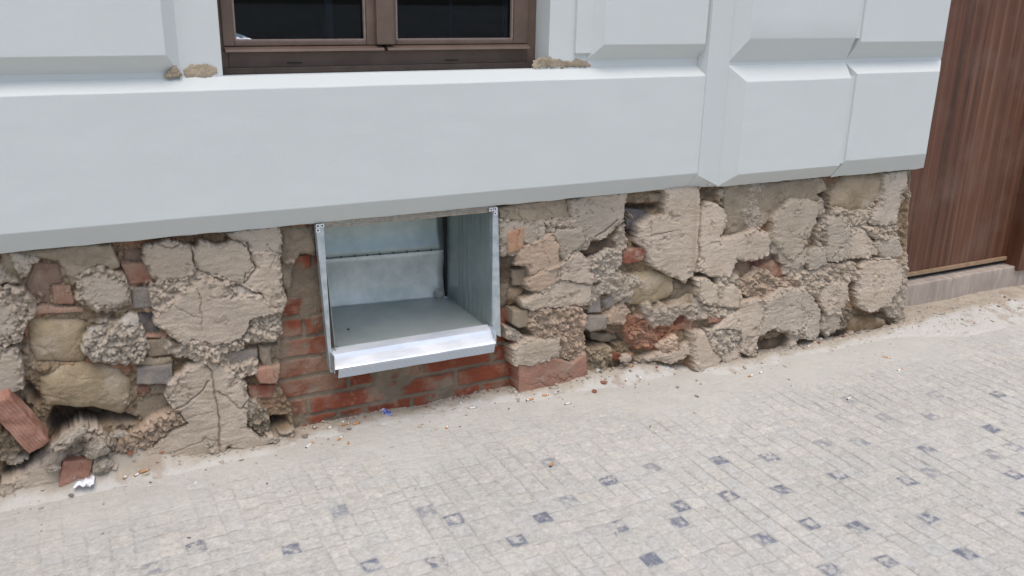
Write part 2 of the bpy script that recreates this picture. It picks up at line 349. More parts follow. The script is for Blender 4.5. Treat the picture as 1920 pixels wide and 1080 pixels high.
# (tile, kind, depth cm relative to the plaster face (+ out), colour, points)
PT = [
 # ---- left block, back to front
 (1,'M',-2.5,'br',[(0,190),(720,120),(770,270),(680,310),(560,330),(460,400),(380,240),(220,230),(130,330),(0,420)]),
 (1,'P',-1.2,'pg',[(85,205),(225,235),(145,335)]),
 (1,'B',-4.5,'rk',[(210,240),(380,250),(410,380),(330,400),(320,520),(230,510),(160,400)]),
 (1,'B',-2.5,'rd',[(335,405),(450,400),(485,500),(470,520),(345,520)]),
 (1,'B',-3.0,'rp',[(205,530),(545,538),(540,572),(215,585)]),
 (1,'C',-0.8,'pl',[(515,350),(560,310),(660,295),(790,350),(850,440),(845,520),(720,560),(600,550),(500,490)]),
 (1,'P',0.2,'pg',[(530,370),(600,345),(680,350),(780,390),(820,450),(800,500),(720,535),(620,525),(535,480)]),
 (1,'B',-5.5,'rk',[(790,160),(945,155),(930,250),(790,235)]),
 (1,'B',-3.2,'rd',[(770,255),(930,250),(1020,370),(835,395)]),
 (1,'G',-4.0,'gr',[(835,410),(985,400),(1005,545),(850,550)]),
 (1,'G',-5.2,'gd',[(875,570),(1005,560),(1025,700),(910,700)]),
 (1,'M',-3.0,'rp',[(905,705),(1080,698),(1075,742),(905,742)]),
 (1,'G',-2.5,'gb',[(905,750),(1090,740),(1235,790),(1220,830),(960,860),(930,800)]),
 (1,'M',-3.0,'br',[(830,870),(1105,855),(1110,925),(830,915)]),
 (1,'G',-1.4,'gr',[(880,930),(1105,908),(1118,1035),(880,1038)]),
 (1,'S',-3.2,'st',[(190,600),(560,620),(560,700),(565,860),(540,905),(240,900),(180,800),(180,650)]),
 (1,'M',-1.6,'wh',[(560,670),(740,640),(830,570),(890,590),(890,670),(700,700),(640,720),(560,730)]),
 (1,'C',-0.4,'pg',[(555,740),(660,685),(760,660),(905,680),(955,820),(900,885),(740,900),(600,875),(545,810)]),
 (1,'C',-0.2,'pl',[(-40,425),(60,425),(135,445),(210,530),(205,580),(150,680),(115,750),(-40,770)]),
 (1,'P',0.6,'pg',[(-40,520),(60,540),(95,620),(70,720),(-40,740)]),
 (1,'C',-1.0,'pl',[(950,250),(1080,360),(1240,345),(1290,300),(1350,330),(1240,405),(1100,405),(1000,350)]),
 (1,'P',-0.4,'pl',[(950,165),(1080,125),(1240,170),(1252,290),(1200,350),(1080,365),(1000,330),(940,230)]),
 (1,'P',-0.2,'py',[(1400,165),(1540,120),(1620,195),(1645,270),(1585,378),(1480,385),(1380,345),(1290,295),(1250,200),(1300,130)]),
 (1,'P',0.0,'pg',[(1480,70),(1795,15),(1805,190),(1740,200),(1625,185),(1590,120),(1540,110)]),
 (1,'P',0.6,'pl',[(1640,200),(1785,200),(1805,400),(1845,500),(1800,580),(1720,520),(1690,440),(1590,400),(1600,330),(1665,280)]),
 (1,'C',-0.4,'pl',[(980,400),(1100,390),(1190,405),(1130,500),(1010,580),(985,480)]),
 (1,'M',-1.5,'wh',[(1480,390),(1590,400),(1660,450),(1640,490),(1480,500)]),
 (1,'C',0.3,'pl',[(995,590),(1170,430),(1260,370),(1390,340),(1500,400),(1505,480),(1300,560),(1130,560),(1050,680)]),
 (1,'P',1.0,'pl',[(1010,600),(1190,450),(1270,390),(1380,375),(1430,410),(1490,485),(1660,465),(1755,560),(1785,610),(1700,700),(1560,770),(1400,800),(1290,750),(1200,775),(1110,720),(1020,650)]),
 (1,'C',0.0,'pg',[(1640,620),(1790,590),(1800,690),(1760,740),(1560,790),(1400,830),(1350,800),(1560,760)]),
 (1,'S',-3.0,'gb',[(1560,745),(1785,730),(1785,775),(1740,790),(1680,800),(1560,792)]),
 (1,'G',-2.4,'gr',[(1420,830),(1660,800),(1662,920),(1500,940),(1420,900)]),
 (1,'M',-2.0,'gb',[(1665,790),(1750,780),(1748,910),(1700,922),(1670,880)]),
 (1,'B',-0.5,'rp',[(1660,930),(1840,900),(1848,960),(1780,1032),(1670,1032),(1640,970)]),
 (1,'B',-2.8,'rd',[(1595,1042),(1785,1032),(1740,1130),(1600,1120)]),
 (1,'C',0.2,'pl',[(1460,935),(1645,890),(1645,960),(1520,985)]),
 (1,'C',1.0,'pl',[(1240,755),(1340,780),(1405,850),(1410,930),(1330,945),(1250,870)]),
 (2,'P',0.4,'pg',[(-40,60),(95,65),(120,180),(135,300),(60,345),(-40,350)]),
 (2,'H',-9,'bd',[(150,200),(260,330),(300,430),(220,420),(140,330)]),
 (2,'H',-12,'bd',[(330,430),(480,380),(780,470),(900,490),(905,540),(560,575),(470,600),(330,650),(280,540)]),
 (2,'S',-1.8,'st',[(260,250),(400,170),(600,150),(770,190),(840,260),(850,400),(790,490),(600,440),(480,440),(300,430),(255,350)]),
 (2,'G',-4.2,'gb',[(880,380),(1080,335),(1095,450),(930,515),(875,470)]),
 (2,'B',-4.0,'rd',[(875,285),(965,290),(960,335),(890,345)]),
 (2,'G',-3.6,'gb',[(970,290),(1105,268),(1095,335),(970,345)]),
 (2,'H',-10,'bd',[(1700,480),(1860,470),(1880,540),(1740,600),(1700,560)]),
 (2,'P',1.2,'pl',[(1095,290),(1230,180),(1300,165),(1440,175),(1560,265),(1595,390),(1560,425),(1640,440),(1725,520),(1710,600),(1790,640),(1600,720),(1420,780),(1380,800),(760,930),(700,900),(870,740),(1000,640),(1130,545),(1200,500),(1130,435),(1085,370)]),
 (2,'H',-2.5,'br',[(1425,640),(1490,610),(1500,690),(1430,705)]),
 (2,'C',-1.0,'br',[(1620,380),(1700,450),(1730,540),(1690,600),(1600,540)]),
 (2,'C',-0.5,'sg',[(-40,585),(60,600),(120,650),(135,700),(40,775),(-40,765)]),
 (2,'H',-9,'bd',[(0,790),(120,740),(330,640),(360,700),(210,860),(20,895)]),
 (2,'C',0.5,'pl',[(330,690),(500,575),(620,570),(725,680),(700,790),(600,800),(430,760),(300,770)]),
 (2,'C',0.3,'pp',[(700,760),(840,620),(960,540),(1140,440),(1185,520),(1000,645),(880,740),(780,860),(690,820)]),
 (2,'P',2.0,'pl',[(20,1010),(30,930),(150,875),(330,750),(420,745),(395,930),(350,1010)]),
 # ---- brick surround of the metal box
 (4,'R',-6.5,'rd',[(90,-520),(520,-560),(1700,-720),(1810,-760),(1830,160),(1830,640),(1800,900),(180,1000),(170,760),(60,560),(110,100),(130,-150),(80,-350)]),
 (3,'M',-4.5,'gb',[(85,215),(350,190),(355,420),(250,400),(200,470),(170,700),(110,620),(100,400)]),
 (5,'M',-5.0,'bd',[(70,600),(250,620),(240,720),(170,750),(165,930),(140,1080),(70,1080)]),
 (5,'G',-3.6,'gb',[(180,765),(335,738),(345,890),(190,900)]),
 (5,'S',-4.0,'sb',[(150,925),(310,900),(300,1080),(160,1080)]),
 (6,'S',-3.4,'gb',[(100,500),(190,520),(270,560),(250,700),(180,640),(90,610)]),
 (6,'G',0.0,'gb',[(190,380),(322,368),(345,510),(245,532),(190,500)]),
 # ---- middle block
 (5,'M',-1.6,'br',[(75,215),(690,140),(700,330),(480,350),(300,390),(85,340)]),
 (5,'P',-0.7,'pg',[(95,340),(300,370),(480,340),(492,440),(350,545),(290,510),(285,600),(140,640),(108,645)]),
 (5,'B',-0.1,'or',[(148,438),(290,390),(286,600),(152,618)]),
 (5,'H',-4.0,'bd',[(480,480),(580,560),(600,720),(570,730),(500,600),(340,560),(400,530)]),
 (5,'P',-0.6,'pg',[(690,190),(850,130),(1150,110),(1150,300),(980,470),(840,512),(795,440),(700,350)]),
 (5,'P',0.2,'pg',[(555,400),(780,420),(822,512),(740,600),(645,665),(585,620),(520,480)]),
 (5,'C',-0.4,'pl',[(480,350),(700,330),(720,380),(560,400),(500,450)]),
 (5,'P',0.3,'pp',[(255,600),(400,540),(520,470),(580,560),(582,720),(450,755),(370,825),(350,720),(245,720)]),
 (5,'P',0.9,'pp',[(325,880),(420,790),(600,740),(592,870),(420,955),(330,925)]),
 (5,'S',-2.6,'bd',[(760,640),(850,530),(1090,480),(1110,590),(900,670)]),
 (5,'C',-0.6,'pg',[(835,690),(1000,600),(1115,590),(1118,740),(950,860),(860,860)]),
 (5,'P',0.8,'pl',[(600,760),(680,650),(780,640),(840,700),(885,880),(830,1000),(650,1065),(480,1030),(560,920)]),
 (5,'G',-2.4,'gb',[(880,935),(950,855),(1075,800),(1075,935),(900,955)]),
 (6,'G',-3.0,'gr',[(840,255),(945,238),(955,395),(835,402)]),
 (6,'S',-1.6,'gr',[(970,310),(1040,238),(1125,238),(1092,355),(1010,384)]),
 (6,'P',-0.9,'pp',[(1008,430),(1140,320),(1180,400),(1130,485),(1010,492)]),
 (6,'G',-1.6,'gr',[(850,428),(1002,422),(1003,535),(860,562),(800,532)]),
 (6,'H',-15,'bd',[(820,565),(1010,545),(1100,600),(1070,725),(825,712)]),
 (6,'M',-7,'gb',[(850,570),(1060,560),(1100,620),(1010,650),(870,640)]),
 (6,'P',0.7,'pl',[(285,310),(460,220),(600,130),(880,185),(825,330),(640,350),(420,385),(290,345)]),
 (6,'C',0.5,'pp',[(350,400),(480,360),(640,370),(740,350),(835,420),(805,560),(820,720),(750,835),(690,825),(600,770),(585,640),(400,605),(345,520)]),
 (6,'P',2.0,'pl',[(210,720),(330,640),(592,632),(582,770),(460,800),(350,855),(215,838)]),
 (6,'B',1.4,'rp',[(240,838),(360,852),(560,782),(700,832),(822,745),(838,990),(560,1060),(250,1130)]),
 (6,'C',-1.5,'sg',[(835,725),(1030,708),(1045,760),(985,900),(940,935),(845,895)]),
 (6,'B',-1.4,'rd',[(1030,728),(1132,752),(1122,808),(1050,804)]),
 (6,'B',-1.2,'rm',[(1140,765),(1232,740),(1205,825),(1140,815)]),
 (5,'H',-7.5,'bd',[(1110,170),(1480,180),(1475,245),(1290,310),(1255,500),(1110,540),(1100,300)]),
 (5,'G',-5.5,'gd',[(1150,230),(1340,250),(1290,400),(1170,420)]),
 (5,'G',-3.0,'gb',[(1350,105),(1505,95),(1522,172),(1380,184)]),
 (5,'S',-1.6,'st',[(1130,880),(1200,800),(1400,770),(1560,820),(1650,900),(1560,1010),(1400,1075),(1200,1075),(1140,1000)]),
 (5,'M',-3.0,'bd',[(1560,840),(1700,860),(1790,780),(1790,1080),(1560,1080)]),
 (5,'P',0.4,'pl',[(1520,80),(1790,55),(1800,300),(1792,760),(1690,858),(1580,815),(1440,745),(1375,680),(1340,580),(1268,510),(1290,390),(1380,330),(1500,300)]),
 (5,'B',-0.6,'rd',[(1138,595),(1300,565),(1338,612),(1305,685),(1200,715),(1138,705)]),
 (6,'M',-3.2,'rm',[(1140,430),(1360,400),(1560,400),(1760,430),(1740,560),(1560,560),(1420,720),(1240,720),(1140,640)]),
 (6,'C',-2.2,'rm',[(1150,560),(1300,480),(1480,460),(1540,520),(1400,690),(1260,700)]),
 (6,'B',-3.0,'rk',[(1580,450),(1702,428),(1692,492),(1580,512)]),
 (6,'S',-1.0,'sg',[(1540,330),(1700,240),(1775,220),(1775,300),(1700,405),(1560,415)]),
 (6,'S',-2.4,'sb',[(1585,620),(1700,565),(1735,640),(1685,715),(1590,692)]),
 (6,'P',0.6,'pl',[(1355,800),(1500,750),(1600,730),(1745,690),(1755,765),(1560,838),(1450,800)]),
 (6,'P',-0.5,'pp',[(1450,690),(1590,600),(1600,700),(1500,740)]),
 # ---- pier block
 (7,'M',-1.6,'br',[(300,170),(700,130),(1090,90),(1150,260),(990,300),(850,290),(700,400),(640,480),(480,540),(330,570),(310,400)]),
 (7,'H',-4.5,'bd',[(100,120),(250,210),(240,260),(160,320),(110,380)]),
 (7,'B',-0.5,'or',[(480,535),(590,505),(605,530),(485,565)]),
 (7,'P',0.2,'pl',[(108,640),(120,400),(165,325),(260,335),(322,400),(292,540),(242,600),(350,600),(560,540),(640,560),(692,600),(642,720),(540,775),(400,760),(382,835),(330,895),(200,905),(108,845)]),
 (7,'H',-5.0,'bd',[(1000,220),(1160,160),(1185,350),(1140,480),(1070,690),(995,660),(1060,420),(1070,330)]),
 (7,'C',-1.2,'pl',[(1060,520),(1130,420),(1150,560),(1150,700),(1060,680)]),
 (7,'P',-0.2,'pg',[(690,640),(760,610),(800,700),(975,690),(985,760),(900,865),(780,825),(690,710)]),
 (7,'P',1.0,'py',[(705,430),(760,365),(850,290),(990,298),(1075,330),(1062,420),(1010,560),(960,690),(860,785),(780,700),(690,600)]),
 (7,'P',0.0,'pg',[(985,700),(1140,690),(1145,800),(1000,860)]),
 (7,'S',-1.2,'sg',[(1190,220),(1300,80),(1620,60),(1585,280),(1470,375),(1350,405),(1190,345)]),
 (7,'P',-0.2,'pg',[(1620,80),(1800,50),(1790,190),(1735,210),(1700,485),(1500,480),(1545,360),(1600,300)]),
 (7,'C',-0.5,'py',[(1190,350),(1340,395),(1500,370),(1500,410),(1440,505),(1335,525),(1185,435)]),
 (7,'P',0.4,'pg',[(1148,430),(1310,440),(1335,520),(1340,700),(1300,765),(1148,785)]),
 (7,'P',0.1,'pl',[(1340,535),(1430,540),(1565,690),(1480,752),(1330,755)]),
 (7,'C',-0.3,'pl',[(1450,525),(1700,500),(1725,600),(1580,615)]),
 (7,'P',0.2,'pg',[(1520,640),(1705,600),(1755,700),(1745,755),(1600,745)]),
 (7,'B',-4.0,'rk',[(378,800),(540,775),(690,705),(700,760),(570,840),(540,935),(465,955)]),
 (7,'M',-2.8,'rm',[(560,840),(700,770),(790,800),(860,870),(700,965),(600,905)]),
 (8,'C',-1.2,'pp',[(450,220),(560,120),(640,130),(700,200),(900,170),(900,260),(760,280),(620,360),(560,330),(440,300)]),
 (8,'C',0.0,'pl',[(895,170),(980,130),(1118,150),(1115,275),(1040,315),(955,275)]),
 (8,'C',-0.4,'pl',[(1128,90),(1350,60),(1405,180),(1335,215),(1200,232),(1128,230)]),
 (8,'P',0.5,'py',[(90,200),(160,200),(240,255),(380,250),(442,300),(430,430),(350,425),(150,385),(90,300)]),
 (8,'C',-0.8,'pg',[(140,425),(425,440),(425,500),(300,535),(150,475)]),
 (8,'B',-0.1,'rd',[(165,495),(300,512),(302,548),(170,552)]),
 (8,'M',-4.2,'bd',[(540,700),(900,600),(1110,640),(1500,470),(1560,455),(1660,560),(1600,680),(900,880),(540,980)]),
 (8,'S',-1.6,'sb',[(560,870),(700,780),(885,820),(830,930),(600,990)]),
 (8,'S',-2.0,'sb',[(1300,590),(1390,500),(1520,480),(1620,510),(1650,570),(1520,640),(1320,650)]),
 (8,'C',-0.6,'pg',[(840,620),(960,588),(990,660),(880,700)]),
 (8,'P',0.5,'pl',[(230,600),(300,530),(440,465),(440,380),(590,370),(632,420),(602,580),(565,680),(545,840),(420,760),(420,620)]),
 (8,'P',0.6,'pg',[(640,420),(640,370),(780,275),(960,285),(1092,450),(1092,625),(1055,690),(1000,675),(960,600),(840,622),(760,612),(700,570),(620,640),(580,645)]),
 (8,'C',0.1,'pg',[(170,620),(412,620),(422,760),(260,805),(170,740)]),
 (8,'P',0.6,'pl',[(68,640),(140,640),(200,780),(270,850),(190,960),(80,920)]),
 (8,'P',0.0,'pl',[(290,810),(400,768),(435,840),(300,885)]),
 (8,'P',-0.2,'pg',[(1118,500),(1232,480),(1232,590),(1150,645),(1105,600)]),
 (8,'C',-1.0,'gb',[(1235,470),(1320,450),(1320,560),(1240,590)]),
 (8,'P',0.8,'pl',[(1115,290),(1180,228),(1315,238),(1315,350),(1240,462),(1150,475),(1095,400)]),
 (8,'P',1.0,'pl',[(1430,100),(1480,48),(1715,28),(1755,170),(1720,300),(1640,402),(1500,455),(1400,405),(1388,280),(1422,190)]),
]
CR = [  # cracks (tile, points, width mm, depth cm)
 (7,[(80,110),(110,300),(98,560),(90,760),(70,900)],7,2.2),(8,[(90,150),(88,420),(75,640),(40,760)],5,1.8),
 (1,[(1240,150),(1250,290),(1380,345),(1480,400)],3,1.5),(1,[(1590,130),(1620,220),(1650,280),(1580,380)],4,1.6),
 (1,[(1270,400),(1290,520),(1300,680)],2,.7),(2,[(1320,150),(1360,200),(1375,330),(1405,480),(1415,760)],3.5,1.4),
 (2,[(1095,440),(1200,400),(1300,310),(1340,250)],3,1.0),(2,[(1180,500),(1280,460),(1370,440)],2,.5),(2,[(1390,320),(1480,370),(1540,430),(1580,390)],2.5,.9),
 (2,[(1080,720),(1150,690),(1220,660),(1340,625),(1400,640)],2,.5),(2,[(1540,550),(1640,540),(1690,560)],2,.6),
 (5,[(680,160),(690,330)],3,1.2),(5,[(700,340),(780,300)],2,.7),(5,[(800,450),(830,515),(1000,440),(1090,330)],4,1.6),(5,[(830,515),(740,600),(600,700)],3,1.3),
 (5,[(585,570),(590,880)],3,1.2),(5,[(1370,330),(1380,470),(1560,420)],3,1.0),(8,[(630,420),(605,560),(565,660)],3.5,1.4),(8,[(600,400),(640,440),(700,430)],2,.6),
 (7,[(1590,240),(1540,360),(1460,480),(1340,520)],3.5,1.3),(7,[(1460,490),(1690,500)],3,1.0),(7,[(1140,790),(1300,790),(1500,770),(1750,760)],4,1.7),
 (7,[(800,480),(820,540),(900,530)],2,.4),(8,[(760,300),(770,420),(750,500)],2,.4),(5,[(240,250),(480,230),(560,300)],2,.5),(7,[(180,640),(260,620),(270,670)],2.5,.8),
 (3,[(0,340),(60,420),(20,520)],2,.6),(1,[(1100,490),(1180,560),(1280,600)],2,.5),(1,[(960,110),(1100,160),(1160,130)],3,1.0)]
STEP = 0.003
xs = np.arange(-1.3, 3.764, STEP); zs = np.arange(-0.045, 0.842, STEP)
GX, GZ = np.meshgrid(xs, zs)
WX = GX + fbm(GX, GZ, .035, 3, 3) * .006; WZ = GZ + fbm(GX, GZ, .035, 8, 3) * .006
f1, f2, cid = worley(WX, WZ, .024, 5); L1 = np.sqrt(np.clip(1 - (f1 / .75) ** 2, 0, 1))
g1, g2, gid = worley(WX, WZ, .0115, 6); L2 = np.sqrt(np.clip(1 - (g1 / .75) ** 2, 0, 1))
k1, k2, kid = worley(WX, WZ, .062, 15); L3 = np.sqrt(np.clip(1 - (k1 / .8) ** 2, 0, 1))
nb = fbm(GX, GZ, .12, 21, 5); nf = fbm(GX, GZ, .02, 22, 3); nm = fbm(GX, GZ, .06, 23, 4)
ridge = fbm(GX * .14 + fbm(GX, GZ, .1, 31, 2) * .01, GZ + fbm(GX, GZ, .08, 32, 2) * .02, .009, 30, 3)
CV1 = np.exp(-((f2 - f1) / .13) ** 2); CV2 = np.exp(-((g2 - g1) / .15) ** 2)
BL = np.abs(fbm(WX, WZ, .030, 611, 4, .55)) * 2.2; BL2 = np.abs(fbm(WX, WZ, .013, 612, 3, .55)) * 2.2
Hh = -0.060 + BL * .014 + BL2 * .004 + nb * .018 + L3 * .012 * (0.4 + kid) + nf * .003
ID = np.zeros(GX.shape, np.int32)
fcol = fbm(GX, GZ, .07, 41, 4); fcol2 = fbm(GX, GZ, .018, 42, 3)
C0 = lin(134, 115, 92, .86)
CL = C0[None, None, :] * (1 + .22 * fcol[..., None]) + (CP['rm'] - C0)[None, None, :] * sstep(.15, .5, fbm(GX, GZ, .2, 55, 3))[..., None] * .7
kinds = ['rubble_plinth']
allp = [(k, d, c, trace(t_, p, -.03 if k == 'H' else d / 100)) for (t_, k, d, c, p) in PT]
for q in range(26):      # the plinth goes on to the left of what the photo shows
    cx_, cz_ = -1.22 + (q % 6) * .165 + random.uniform(-.03, .03), .08 + (q // 6) * .165 + random.uniform(-.03, .03)
    if cx_ > -.36: continue
    rr = random.uniform(.05, .1); kk = random.choice('PPPCSBG')
    allp.append((kk, random.uniform(-1.5, 1) if kk in 'PC' else random.uniform(-4, -2), {'P': 'pl', 'C': 'pg', 'S': 'st', 'B': 'rd', 'G': 'gr'}[kk],
                 [(cx_ + rr * random.uniform(.7, 1.25) * math.cos(a * .785), cz_ + rr * .8 * random.uniform(.7, 1.25) * math.sin(a * .785)) for a in range(8)]))
allp.append(('P', 0.2, 'pl', [(-1.0, -.06), (-.9, .12), (-.6, .2), (-.45, .1), (-.4, -.06)]))
for n_i, (k, d, c, P) in enumerate(allp):
    d = d / 100; P = np.array(P); m = .03
    i0, i1 = np.searchsorted(xs, [P[:, 0].min() - m, P[:, 0].max() + m]); j0, j1 = np.searchsorted(zs, [P[:, 1].min() - m, P[:, 1].max() + m])
    if i1 <= i0 or j1 <= j0: continue
    S = (slice(j0, j1), slice(i0, i1)); x, z = GX[S], GZ[S]
    wamp = {'P': 1.0, 'C': 1.5, 'M': 1.4, 'S': .8, 'B': .35, 'G': .35, 'H': 1.0, 'R': .3}[k]
    xw = x + (WX[S] - x) * wamp; zw = z + (WZ[S] - z) * wamp
    sd = poly_sd(xw, zw, P)
    if k in 'PC': sd = sd + .008 + (L2[S] - .5) * .004 + (L1[S] - .5) * .004
    inside = sd > 0
    if not inside.any(): continue
    rnd = lambda r: np.sqrt(np.clip(1 - (1 - np.clip(sd / r, 0, 1)) ** 2, 0, 1))
    col = CP[c]; tv = random.uniform(.93, 1.07); gxy = ((x - P[:, 0].mean()) * random.uniform(-.06, .06) + (z - P[:, 1].mean()) * random.uniform(-.04, .08))
    A = np.ones(x.shape)[..., None] * col * tv
    if k == 'P':
        r = rnd(.006); eb = 1 - sstep(.003, .018 + .014 * nm[S], sd)
        flat = d + nb[S] * .004 + nm[S] * .003 + ridge[S] * .0022 + nf[S] * .0008
        lum = d - .013 + BL[S] * .014 + BL2[S] * .006 + (cid[S] - .5) * .006 - CV1[S] * .0035 - CV2[S] * .0012 * gid[S] + nf[S] * .003
        spot = sstep(.30, .48, fbm(x, z, .05, 60 + n_i, 3))
        e = np.clip(eb + spot * .7, 0, 1)
        h = flat * (1 - e) + lum * e - (1 - r) * .014 + gxy
        A = A * (1 + .10 * fcol[S] + .06 * fcol2[S])[..., None] * (1 + .09 * e * (L2[S] - .35))[..., None]
        A = A + (CP['py'] - A) * (sstep(.2, .6, fbm(x, z, .09, 160 + n_i, 2)) * .5)[..., None]
    elif k == 'C':
        h = d - .013 + BL[S] * .017 + BL2[S] * .007 + (cid[S] - .5) * .012 + (L1[S] - .5) * .005 - CV1[S] * .006 - CV2[S] * .002 * gid[S] + nb[S] * .008 + nf[S] * .003 - (1 - rnd(.016)) * .018 + gxy
        A = A * (1 + .12 * fcol[S] + .16 * (gid[S] - .5) + .08 * fcol2[S])[..., None]
    elif k == 'M':
        h = d + nb[S] * .012 + nm[S] * .009 + nf[S] * .003 - (1 - rnd(.02)) * .012 + L1[S] * .004 + gxy
        A = A * (1 + .20 * fcol[S] + .10 * fcol2[S])[..., None]
    elif k == 'S':
        crk = 1 - sstep(.0, .06, np.abs(fbm(x, z, .13, 90 + n_i, 2)))
        h = d + nb[S] * .012 + nm[S] * .008 + nf[S] * .0015 + (rnd(.07) - 1) * .028 - crk * .003
        A = A * (1 + .20 * fcol[S] + .08 * fcol2[S])[..., None]
        A = A + (CP['pl'] - A) * (sstep(.1, .6, fbm(x, z, .08, 190 + n_i, 3)) * .55)[..., None]
        A = A + (lin(128, 108, 84, K) - A) * (sstep(.25, .7, fbm(x, z, .10, 230 + n_i, 3)) * .6)[..., None]
    elif k in 'BG':
        h = d + nm[S] * .0035 + nf[S] * .0016 - (1 - rnd(.007)) * .008 + gxy * .6
        A = A * (1 + .12 * fcol[S] + .10 * fcol2[S])[..., None]
        if n_i % 3 == 0 or c in ('or', 'rp'):
            h = h + .0008 * np.sin((x + nm[S] * .002) * 520)
        A = A + (CP['pl'] - A) * (sstep(.05, .75, fbm(x, z, .045, 290 + n_i, 3)) * .45)[..., None]
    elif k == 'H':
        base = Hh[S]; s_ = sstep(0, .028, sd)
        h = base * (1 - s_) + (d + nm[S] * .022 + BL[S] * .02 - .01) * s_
        A = CL[S] + (A * (1 + .15 * fcol[S][..., None]) - CL[S]) * s_[..., None]  # hollows fade to the darkened brown, part of their shade is in the colour
    elif k == 'R':
        pitch = .080; zz = zw - .0530 + nm[S] * .003; row = np.floor(zz / pitch)
        colx = xw + (hsh(row, row * 0, 5) - .5) * .3 + (row % 2) * .15
        L = .302; cxx = np.floor(colx / L); fx = colx / L - cxx; fz = zz / pitch - row
        ex = np.minimum(fx, 1 - fx) * L; ez = np.minimum(fz, 1 - fz) * pitch
        e = np.minimum(ex, ez) - .0075; bm_ = sstep(-.001, .003, e + nf[S] * .003)
        smear = sstep(.04, .32, fbm(x, z, .085, 77, 4) + .34 * (zw > .26) * (xw > .9) + .16 * (zw > .26) * (xw <= .9) - .03)
        bm_ = bm_ * (1 - smear)
        tone = hsh(cxx, row, 9)
        h = d - .005 + bm_ * (.006 + .004 * tone) + nm[S] * .004 + nf[S] * .0014 + smear * (.004 + nb[S] * .008)
        redc = (CP['rd'] * np.array([.97, .79, .68])) * (0.85 + .35 * tone)[..., None] + (CP['rp'] - CP['rd']) * (sstep(.2, .7, fcol2[S] + fcol[S]) * .5)[..., None]
        mort = (CP['gb'] * .62 + CP['bd'] * .38) * (1 + .16 * fcol[S])[..., None]
        A = mort * (1 - bm_[..., None]) + redc * bm_[..., None]
    Hh[S] = np.where(inside, h, Hh[S]); CL[S] = np.where(inside[..., None], A, CL[S])
    if k != 'H':
        kinds.append({'P': 'plaster_patch', 'C': 'crumbled_mortar', 'M': 'mortar_patch', 'S': 'stone', 'B': 'brick', 'G': 'grey_brick', 'R': 'brickwork'}[k])
        ID[S] = np.where(inside, len(kinds) - 1, ID[S])
for (t_, P, wd, dp) in CR:
    P = np.array(trace(t_, P, 0)); i0, i1 = np.searchsorted(xs, [P[:, 0].min() - .03, P[:, 0].max() + .03]); j0, j1 = np.searchsorted(zs, [P[:, 1].min() - .03, P[:, 1].max() + .03])
    S = (slice(j0, j1), slice(i0, i1)); dd = line_d(GX[S] + nf[S] * .006 + nm[S] * .008, GZ[S] + nf[S] * .004 - nm[S] * .006, P)
    Hh[S] -= dp / 100 * np.exp(-(dd / (wd / 1000 * (.8 + .5 * nm[S]))) ** 2)
# hairline fissures in the plaster
fc = np.abs(fbm(GX, GZ, .11, 500, 4)); Hh -= .006 * np.exp(-(fc / .010) ** 2) * (Hh > -.02) * sstep(-.1, .2, fbm(GX, GZ, .3, 501, 2))
_s = fbm(WX, WZ, .13, 631, 5); _m = sstep(.17, .30, _s) * (Hh > -.068) * (Hh < -.008) * ~((GX > .60) & (GX < 1.62) & (ID > 0) & (Hh < -.055))
_sm = -.026 + BL * .014 + BL2 * .006 + nb * .012 + .03 * np.clip(_s - .17, 0, .5)
_t = _m * sstep(-.004, .006, _sm - Hh); Hh = Hh + (_sm - Hh) * _t; CL = CL + (CP['pg'] * (1 + .12 * fcol + .08 * fcol2)[..., None] - CL) * (_t * .9)[..., None]
ID = np.where(_t > .6, 0, ID)
Hh = np.where(Hh < 0, Hh * 1.05, Hh) + fbm(GX, GZ, .007, 611, 2) * .0011
_dm = (sstep(-.15, .55, fbm(GX, GZ, .09, 610, 5)) * .50)[..., None]
CL = CL + (lin(164, 148, 128, .92) - CL) * _dm
CL = CL * (1 + .16 * fbm(GX, GZ, .25, 615, 3))[..., None]
Hh += pier_p(GX, GZ)
topc = sstep(.80, .83, GZ); Hh = Hh * (1 - topc) + np.minimum(Hh, -.004 + pier_p(GX, GZ) * .5) * topc
# corner towards the door
ex = sstep(3.742, 3.764, GX); Hh = Hh * (1 - ex) + ex * (pier_p(GX, GZ) - .035 + nm * .004)
V = np.stack([GX, -Hh, GZ], -1).reshape(-1, 3); CLf = np.clip(CL, .015, .85).reshape(-1, 3)
nx, nz = len(xs), len(zs)
idx = np.arange(nx * nz).reshape(nz, nx)
Q = np.stack([idx[:-1, :-1], idx[:-1, 1:], idx[1:, 1:], idx[1:, :-1]], -1).reshape(-1, 4)
fid = ID[:-1, :-1].reshape(-1)
qx, qz = GX[:-1, :-1].reshape(-1), GZ[:-1, :-1].reshape(-1)
fid = np.where((qx > .800 + (.8 - qz) * .05) & (qx < 1.466) & (qz > .296) & (qz < .804), -1, fid)   # the opening that holds the metal box
def main_piece(F2):
    lab = np.where(F2, np.arange(1, F2.size + 1).reshape(F2.shape), 0)
    while True:
        n = lab.copy()
        n[1:] = np.maximum(n[1:], lab[:-1]); n[:-1] = np.maximum(n[:-1], lab[1:]); n[:, 1:] = np.maximum(n[:, 1:], lab[:, :-1]); n[:, :-1] = np.maximum(n[:, :-1], lab[:, 1:])
        n = np.where(F2, n, 0)
        if (n == lab).all(): break
        lab = n
    u, c = np.unique(lab[lab > 0], return_counts=True)
    return lab == u[c.argmax()]
F2 = fid.reshape(nz - 1, nx - 1)
